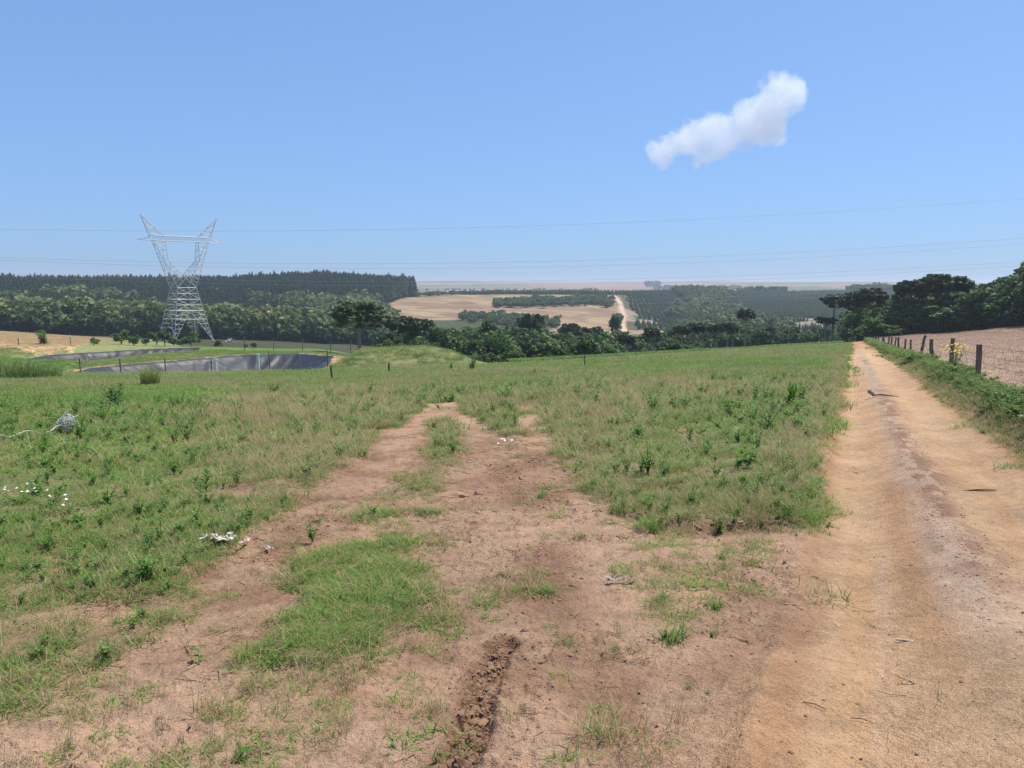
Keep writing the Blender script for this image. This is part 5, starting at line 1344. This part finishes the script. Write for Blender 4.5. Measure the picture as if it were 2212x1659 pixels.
# ---------------------------------------------------------------- litter, stones, lumps of soil
def lump_mesh(seed, mat, sub=2, flat=.6, rough=.25):
    import bmesh
    bm = bmesh.new(); bmesh.ops.create_icosphere(bm, subdivisions=sub, radius=1)
    r = np.random.default_rng(seed); K = unit(r.normal(size=(7, 3))); O = r.uniform(.55, .95, 7)
    for v in bm.verts:
        p = np.array(v.co); 
        for k, o in zip(K, O):
            e = p @ k
            if e > o: p = p - k * (e - o)
        p = p * (1 + r.normal(0, rough * .2)); v.co = (p[0], p[1], p[2] * flat)
    me = bpy.data.meshes.new('lump'); bm.to_mesh(me); bm.free(); me.materials.append(mat)
    return me
def crumple(seed, nx, ny, w_, h_, amp, mat):
    r = np.random.default_rng(seed); gx, gy = np.meshgrid(np.linspace(-1, 1, nx), np.linspace(-1, 1, ny)); s = seed * 3.1
    z = (fbm(gx * 2 + s, gy * 2, 3, seed) - .4) * amp + np.abs(fbm(gx * 5 + s, gy * 5, 2, seed + 1) - .5) * amp * .8
    X = gx * w_ + (fbm(gx * 2, gy * 2 + s, 2, seed + 2) - .5) * w_ * .7; Y = gy * h_ + (fbm(gx * 2 + 5, gy * 2 + s, 2, seed + 3) - .5) * h_ * .9
    mb = MB(); i = np.arange(ny - 1)[:, None]; j = np.arange(nx - 1)[None]
    F = np.stack([i * nx + j, i * nx + j + 1, (i + 1) * nx + j + 1, (i + 1) * nx + j], -1).reshape(-1, 4)
    rag = fbm(gx * 3 + s, gy * 3, 3, seed + 4).ravel() - .28 * np.maximum(np.abs(gx), np.abs(gy)).ravel() ** 2
    F = F[(rag[F] > .26).all(1)]
    mb.add(np.stack([X, Y, np.maximum(z, .0) + .006], -1).reshape(-1, 3), F); return mb.build('sheet', [mat])
def litter():
    for i, (px, py, w_, h_, lb) in enumerate(((472, 1172, .13, .1, 'crumpled white plastic rag at the edge of the left wheel track'), (530, 1180, .06, .035, 'small torn white plastic piece right of the rag'), (578, 1192, .06, .03, 'flattened scrap of white plastic in the left wheel track'))):
        p = W(px, py); obj('plastic_rag', crumple(20 + i, 34, 26, w_, h_, .06 if i == 0 else .02, M_WHITEPL), None, (p[0], p[1], p[2] + .03), .3 + i, None, lb, 'plastic', 'white plastic scraps')
    p = W(1340, 1262)
    t = thing('torn_litter', (p[0], p[1], p[2] + .015), 'torn white and dark litter on the bare soil', 'litter')
    obj('white_scrap', crumple(31, 18, 12, .045, .025, .05, M_WHITEPL), t, (-.06, .01, 0)); obj('dark_scrap', crumple(32, 20, 12, .085, .03, .05, M_STONE), t, (.05, 0, 0))
    p = W(1955, 1386); mb = MB(); mb.tube([(-.045, .012, .006), (-.01, 0, .007), (.05, -.012, .006)], .006, 6); obj('white_stick', mb.build('white_stick', [M_WHITEPL]), None, p, 0, None, 'thin white stick lying on the dirt road', 'stick')
    p = W(1890, 858)
    t = thing('fallen_branch', (p[0], p[1], p[2] + .03), 'pale broken branch lying in the middle of the dirt road', 'branch')
    mb = MB(); mb.tube([(-.08, .0, .02), (.15, 0, .05), (.45, -.08, .02), (.62, -.1, .0)], [.035, .03, .022, .01], 7); obj('stem', mb.build('stem', [M_PALEBARK]), t)
    mb = MB(); mb.tube([(-.02, 0, .03), (-.14, .06, .12), (-.16, .06, .17)], [.045, .06, .05], 8); obj('knot', mb.build('knot', [M_PALEBARK]), t)
    for i, (px, py, l, rz, lb) in enumerate(((2110, 1062, .5, .15, 'dark stick lying along the right road edge'), (1250, 1330, .1, .9, 'straw-coloured twig below the torn litter'), (1760, 1530, .1, -.7, 'short dark twig on the near road'), (1862, 1560, .09, -.4, 'thin brown twig low on the road'))):
        p = W(px, py); mb = MB(); mb.tube([(-l / 2, 0, .008), (0, l * .04, .014), (l / 2, 0, .006)], [l * .02, l * .025, l * .012], 5); obj('twig', mb.build('twig', [M_BARK if i != 1 else M_STRAW]), None, p, rz, None, lb, 'twig', 'twigs')
    # tangle of pale wire with a tail running to the left
    p = W(148, 938)
    t = thing('wire_tangle', (p[0], p[1], p[2] + .22), 'tangled coil of pale wire lying in the grass at left', 'wire')
    mb = MB(); r = np.random.default_rng(77)
    for k in range(24):
        th = np.linspace(0, 6.283, 18); R0 = .2 * r.uniform(.7, 1.1); ax = unit(r.normal(size=3) * np.array([.6, .6, 1])); u = unit(np.cross(ax, [.3, 1, .2])); v = np.cross(ax, u)
        mb.tube(np.outer(np.cos(th), u) * R0 * 1.2 + np.outer(np.sin(th), v) * R0 * .75 + r.normal(0, .03, 3), .006, 4, 0, .5, False)
    obj('coil', mb.build('coil', [M_PALEWIRE]), t)
    q = W(0, 962); f = np.linspace(0, 1, 24)[:, None]; a = np.array([0, 0, -.05]); b = np.array([q[0] - p[0] - .5, q[1] - p[1], q[2] - p[2] + .0])
    pts = a * (1 - f) + b * f; pts[:, 2] += .05 * np.sin(f[:, 0] * 17) - .08 * np.sin(f[:, 0] * 3.14); pts[:, 0] += .02 * np.sin(f[:, 0] * 40)
    mb = MB(); mb.tube(pts, .01, 5); obj('tail', mb.build('tail', [M_PALEWIRE]), t)
    # slab of dried soil pushed up by a wheel
    for px, py, sc_, rz, lb in ((975, 1072, (.2, .12, .05), .2, 'large flat slab of dried soil in the wheel track'), (1035, 1068, (.075, .05, .045), .9, 'smaller piece broken off the dried soil slab')):
        p = W(px, py); o = obj('soil_slab', lump_mesh(px, M_CLOD, 3, 1.0, .3), None, (p[0], p[1], p[2] + .01), rz, sc_, lb, 'soil', 'slabs of dried soil')
    # single stones on the road and the bare soil
    spots = [(1822, 1480), (1450, 1496), (1380, 1500), (2075, 1475), (1390, 1520), (1470, 1460), (1740, 1550), (1860, 1640), (1580, 1420), (1350, 1430), (1300, 1475), (1550, 1640), (1980, 1630), (2150, 1600), (1640, 1560), (1720, 1430), (1335, 1610), (1420, 1570), (1600, 1590)]
    st = [lump_mesh(40 + k, M_STONE, 2, .75, .15) for k in range(4)]
    for i, (px, py) in enumerate(spots):
        p = W(px, py); s_ = random.uniform(.005, .0095); obj('stone', st[i % 4], None, (p[0], p[1], p[2] + s_ * .4), random.random() * 6, s_ * (1.5 if i in (4, 0) else 1), 'small dark stone lying on the bare ground near the camera' if i else 'largest dark stone on the near road', 'stone', 'loose stones')
    # crumbs and broken lumps that nobody could count
    cl = [lump_mesh(60 + k, M_CLOD, 1, .7, .3) for k in range(5)]
    x, y = sow(60000, 1.9, 9, -36, 40); az, d, t, s, road, dirt = cover(x, y)
    k = ((dirt > .5) | (road > .5)) & (rng.random(len(x)) < np.where(road > .3, .09, .2 + .85 * ss(.5, .66, fbm(x / .45, y / .45, 3, 64)))); x, y = x[k], y[k]
    sz = rng.gamma(1.3, .0022, len(x)) + .0015
    fr = rng.random(1100); P = np.array([lerp([(a, b, 0) for a, b, c in FURROW], f) for f in fr]); off = rng.normal(0, .042, (1100, 2))
    P2 = []
    for cx, cy_, rx, ry, n in ((.2, 8.6, .5, 1.1, 240), (-.1, 9.9, .3, .9, 120), (.35, 11, .3, .9, 120), (.25, 5.4, .3, 1.2, 110), (1.4, 7.3, .5, .3, 90), (1.9, 6.7, .6, .25, 90), (-1.9, 7.2, .35, 1.2, 140)):
        P2.append(np.stack([cx + rng.normal(0, rx * .55, n), cy_ + rng.normal(0, ry * .5, n)], 1))
    P2 = np.concatenate(P2)
    ls = 5.0 + np.abs(rng.normal(0, 9, 2600)) + rng.normal(0, .6, 2600); lt = 1.13 + rng.normal(0, .14, 2600)
    X = np.concatenate([x, P[:, 0] + off[:, 0], P2[:, 0], -.25 + lt * .915 + ls * .404]); Y = np.concatenate([y, P[:, 1] + off[:, 1], P2[:, 1], -lt * .404 + ls * .915])
    S = np.concatenate([sz, rng.gamma(1.3, .0052, 1100) + .002, rng.gamma(2, .0055, len(P2)) + .004, rng.gamma(1.5, .0028, 2600) + .002])
    scatter('soil_lumps', cl, np.stack([X, Y, gz(X, Y) - S * .1], 1), rng.random(len(X)) * 6.28, S, None, None, rng.normal(0, .3, len(X)), 'crumbs and broken lumps of brown soil scattered over the bare ground', 'soil')
    # straw
    mb = MB(); r = np.random.default_rng(9); n = 5; C = disc(n, .07, r); th = r.random(n) * 6.28; D = np.stack([np.cos(th), np.sin(th), r.uniform(-.03, .12, n)], 1)
    for c, dd in zip(C, D): mb.tube([c + UP * .014, c + UP * .018 + dd * .05 + r.normal(0, .006, 3), c + UP * .016 + dd * r.uniform(.07, .13)], [.0013, .0013, .0008], 3, 0, r.random(), False)
    straw = mb.build('straw', [M_STRAW])
    x, y = sow(15000, 2, 16, -36, 36); az, d, t, s, road, dirt = cover(x, y)
    sdd = np.abs(dirt_sd(x, y)); k = (rng.random(len(x)) < (.08 + .92 * (1 - ss(.05, .45, sdd))) * np.where(road > .3, .06, 1)) ; x, y = x[k], y[k]
    scatter('straw_litter', [straw], np.stack([x, y, gz(x, y)], 1), rng.random(len(x)) * 6.28, rng.uniform(.5, 1.5, len(x)), None, None, None, 'loose pale straw lying along the edges of the dirt tracks', 'straw')
litter()

# ---------------------------------------------------------------- cloud
def cloud(name, blobs, D, cpx, cpy, dens, label, thr=.34):
    m, nt = new_mat('cloud_vapour')
    tc = N(nt, 'ShaderNodeTexCoord'); P = tc.outputs['Object']
    wn = N(nt, 'ShaderNodeTexNoise'); wn.inputs['Scale'].default_value = .013; wn.inputs['Detail'].default_value = 5; nt.links.new(P, wn.inputs['Vector'])
    wv = N(nt, 'ShaderNodeVectorMath', operation='MULTIPLY_ADD'); nt.links.new(wn.outputs['Color'], wv.inputs[0]); wv.inputs[1].default_value = (110, 110, 110); nt.links.new(P, wv.inputs[2])
    ws = N(nt, 'ShaderNodeVectorMath', operation='SUBTRACT'); nt.links.new(wv.outputs[0], ws.inputs[0]); ws.inputs[1].default_value = (55, 55, 55)
    k = D / FPX; tot = None
    for px, py, r in blobs:
        c = ((px - cpx) * k, 0, (cpy - py) * k); rr = r * k * 1.3
        s = N(nt, 'ShaderNodeVectorMath', operation='SUBTRACT'); nt.links.new(ws.outputs[0], s.inputs[0]); s.inputs[1].default_value = c
        l = N(nt, 'ShaderNodeVectorMath', operation='DOT_PRODUCT'); nt.links.new(s.outputs[0], l.inputs[0]); nt.links.new(s.outputs[0], l.inputs[1])
        f = mth(nt, 'MAXIMUM', mth(nt, 'MULTIPLY_ADD', l.outputs['Value'], -1 / (rr * rr), 1), 0)
        tot = f if tot is None else mth(nt, 'ADD', tot, f)
    n1 = noise(nt, .0105, 8, P, .7)
    v = mth(nt, 'ADD', mth(nt, 'SUBTRACT', mth(nt, 'MINIMUM', tot, 1.1), thr), mth(nt, 'MULTIPLY', mth(nt, 'SUBTRACT', n1, .5), 2.5))
    v = mth(nt, 'MULTIPLY', mth(nt, 'MINIMUM', mth(nt, 'MAXIMUM', mth(nt, 'MULTIPLY', v, 1.7), 0), .8), dens)
    v = mth(nt, 'MULTIPLY', v, mth(nt, 'GREATER_THAN', tot, .001))
    pv = N(nt, 'ShaderNodeVolumePrincipled'); pv.inputs['Color'].default_value = (.93, .965, 1, 1); pv.inputs['Anisotropy'].default_value = .35
    nt.links.new(v, pv.inputs['Density'])
    o = N(nt, 'ShaderNodeOutputMaterial'); nt.links.new(pv.outputs[0], o.inputs['Volume'])
    mb = MB()
    xs = [(b[0] - cpx) * k for b in blobs]; zs = [(cpy - b[1]) * k for b in blobs]; rs = [b[2] * k * 1.5 for b in blobs]
    x0 = min(a - r for a, r in zip(xs, rs)); x1 = max(a + r for a, r in zip(xs, rs)); z0 = min(a - r for a, r in zip(zs, rs)); z1 = max(a + r for a, r in zip(zs, rs)); yy = max(rs)
    V = [(x0, -yy, z0), (x1, -yy, z0), (x1, yy, z0), (x0, yy, z0), (x0, -yy, z1), (x1, -yy, z1), (x1, yy, z1), (x0, yy, z1)]
    mb.add(V, [[0, 3, 2, 1], [4, 5, 6, 7], [0, 1, 5, 4], [1, 2, 6, 5], [2, 3, 7, 6], [3, 0, 4, 7]])
    o = obj(name, mb.build(name, [m], False), kind='structure', label=label)
    u, v_, z_ = ray(cpx, cpy); h = math.sqrt(u * u + v_ * v_ + z_ * z_)
    o.location = (u / h * D, v_ / h * D, z_ / h * D + EYE); o.rotation_euler = (0, 0, -math.atan2(u, v_))
BL = [(1668, 212, 50), (1640, 258, 50), (1600, 278, 46), (1561, 314, 28), (1512, 342, 20), (1541, 272, 36), (1484, 294, 35), (1434, 324, 34), (1408, 314, 18), (1602, 236, 26), (1700, 212, 30), (1660, 284, 34), (1535, 328, 24), (1455, 304, 26), (1500, 300, 34), (1520, 282, 34)]
BL = [(1563 + (a - 1560) * .93, 268 + (b - 266) * .9, c * .84) for a, b, c in BL]
cloud('cloud', BL, 5000, 1560, 262, .009, 'single white cloud in the blue sky at upper right')

# ---------------------------------------------------------------- haze
def haze():
    m, nt = new_mat('thin_haze')
    pv = N(nt, 'ShaderNodeVolumePrincipled'); pv.inputs['Color'].default_value = (.72, .84, 1, 1); pv.inputs['Density'].default_value = .00019; pv.inputs['Anisotropy'].default_value = .2
    o = N(nt, 'ShaderNodeOutputMaterial'); nt.links.new(pv.outputs[0], o.inputs['Volume'])
    zs = -150, 62; q = 9300
    mb = MB(); V = [(-q, -q, zs[0]), (q, -q, zs[0]), (q, q, zs[0]), (-q, q, zs[0]), (-q, -q, zs[1]), (q, -q, zs[1]), (q, q, zs[1]), (-q, q, zs[1])]
    mb.add(V, [[0, 3, 2, 1], [4, 5, 6, 7], [0, 1, 5, 4], [1, 2, 6, 5], [2, 3, 7, 6], [3, 0, 4, 7]])
    obj('haze', mb.build('haze', [m], False), kind='stuff', label='thin pale blue haze over the far country')
haze()
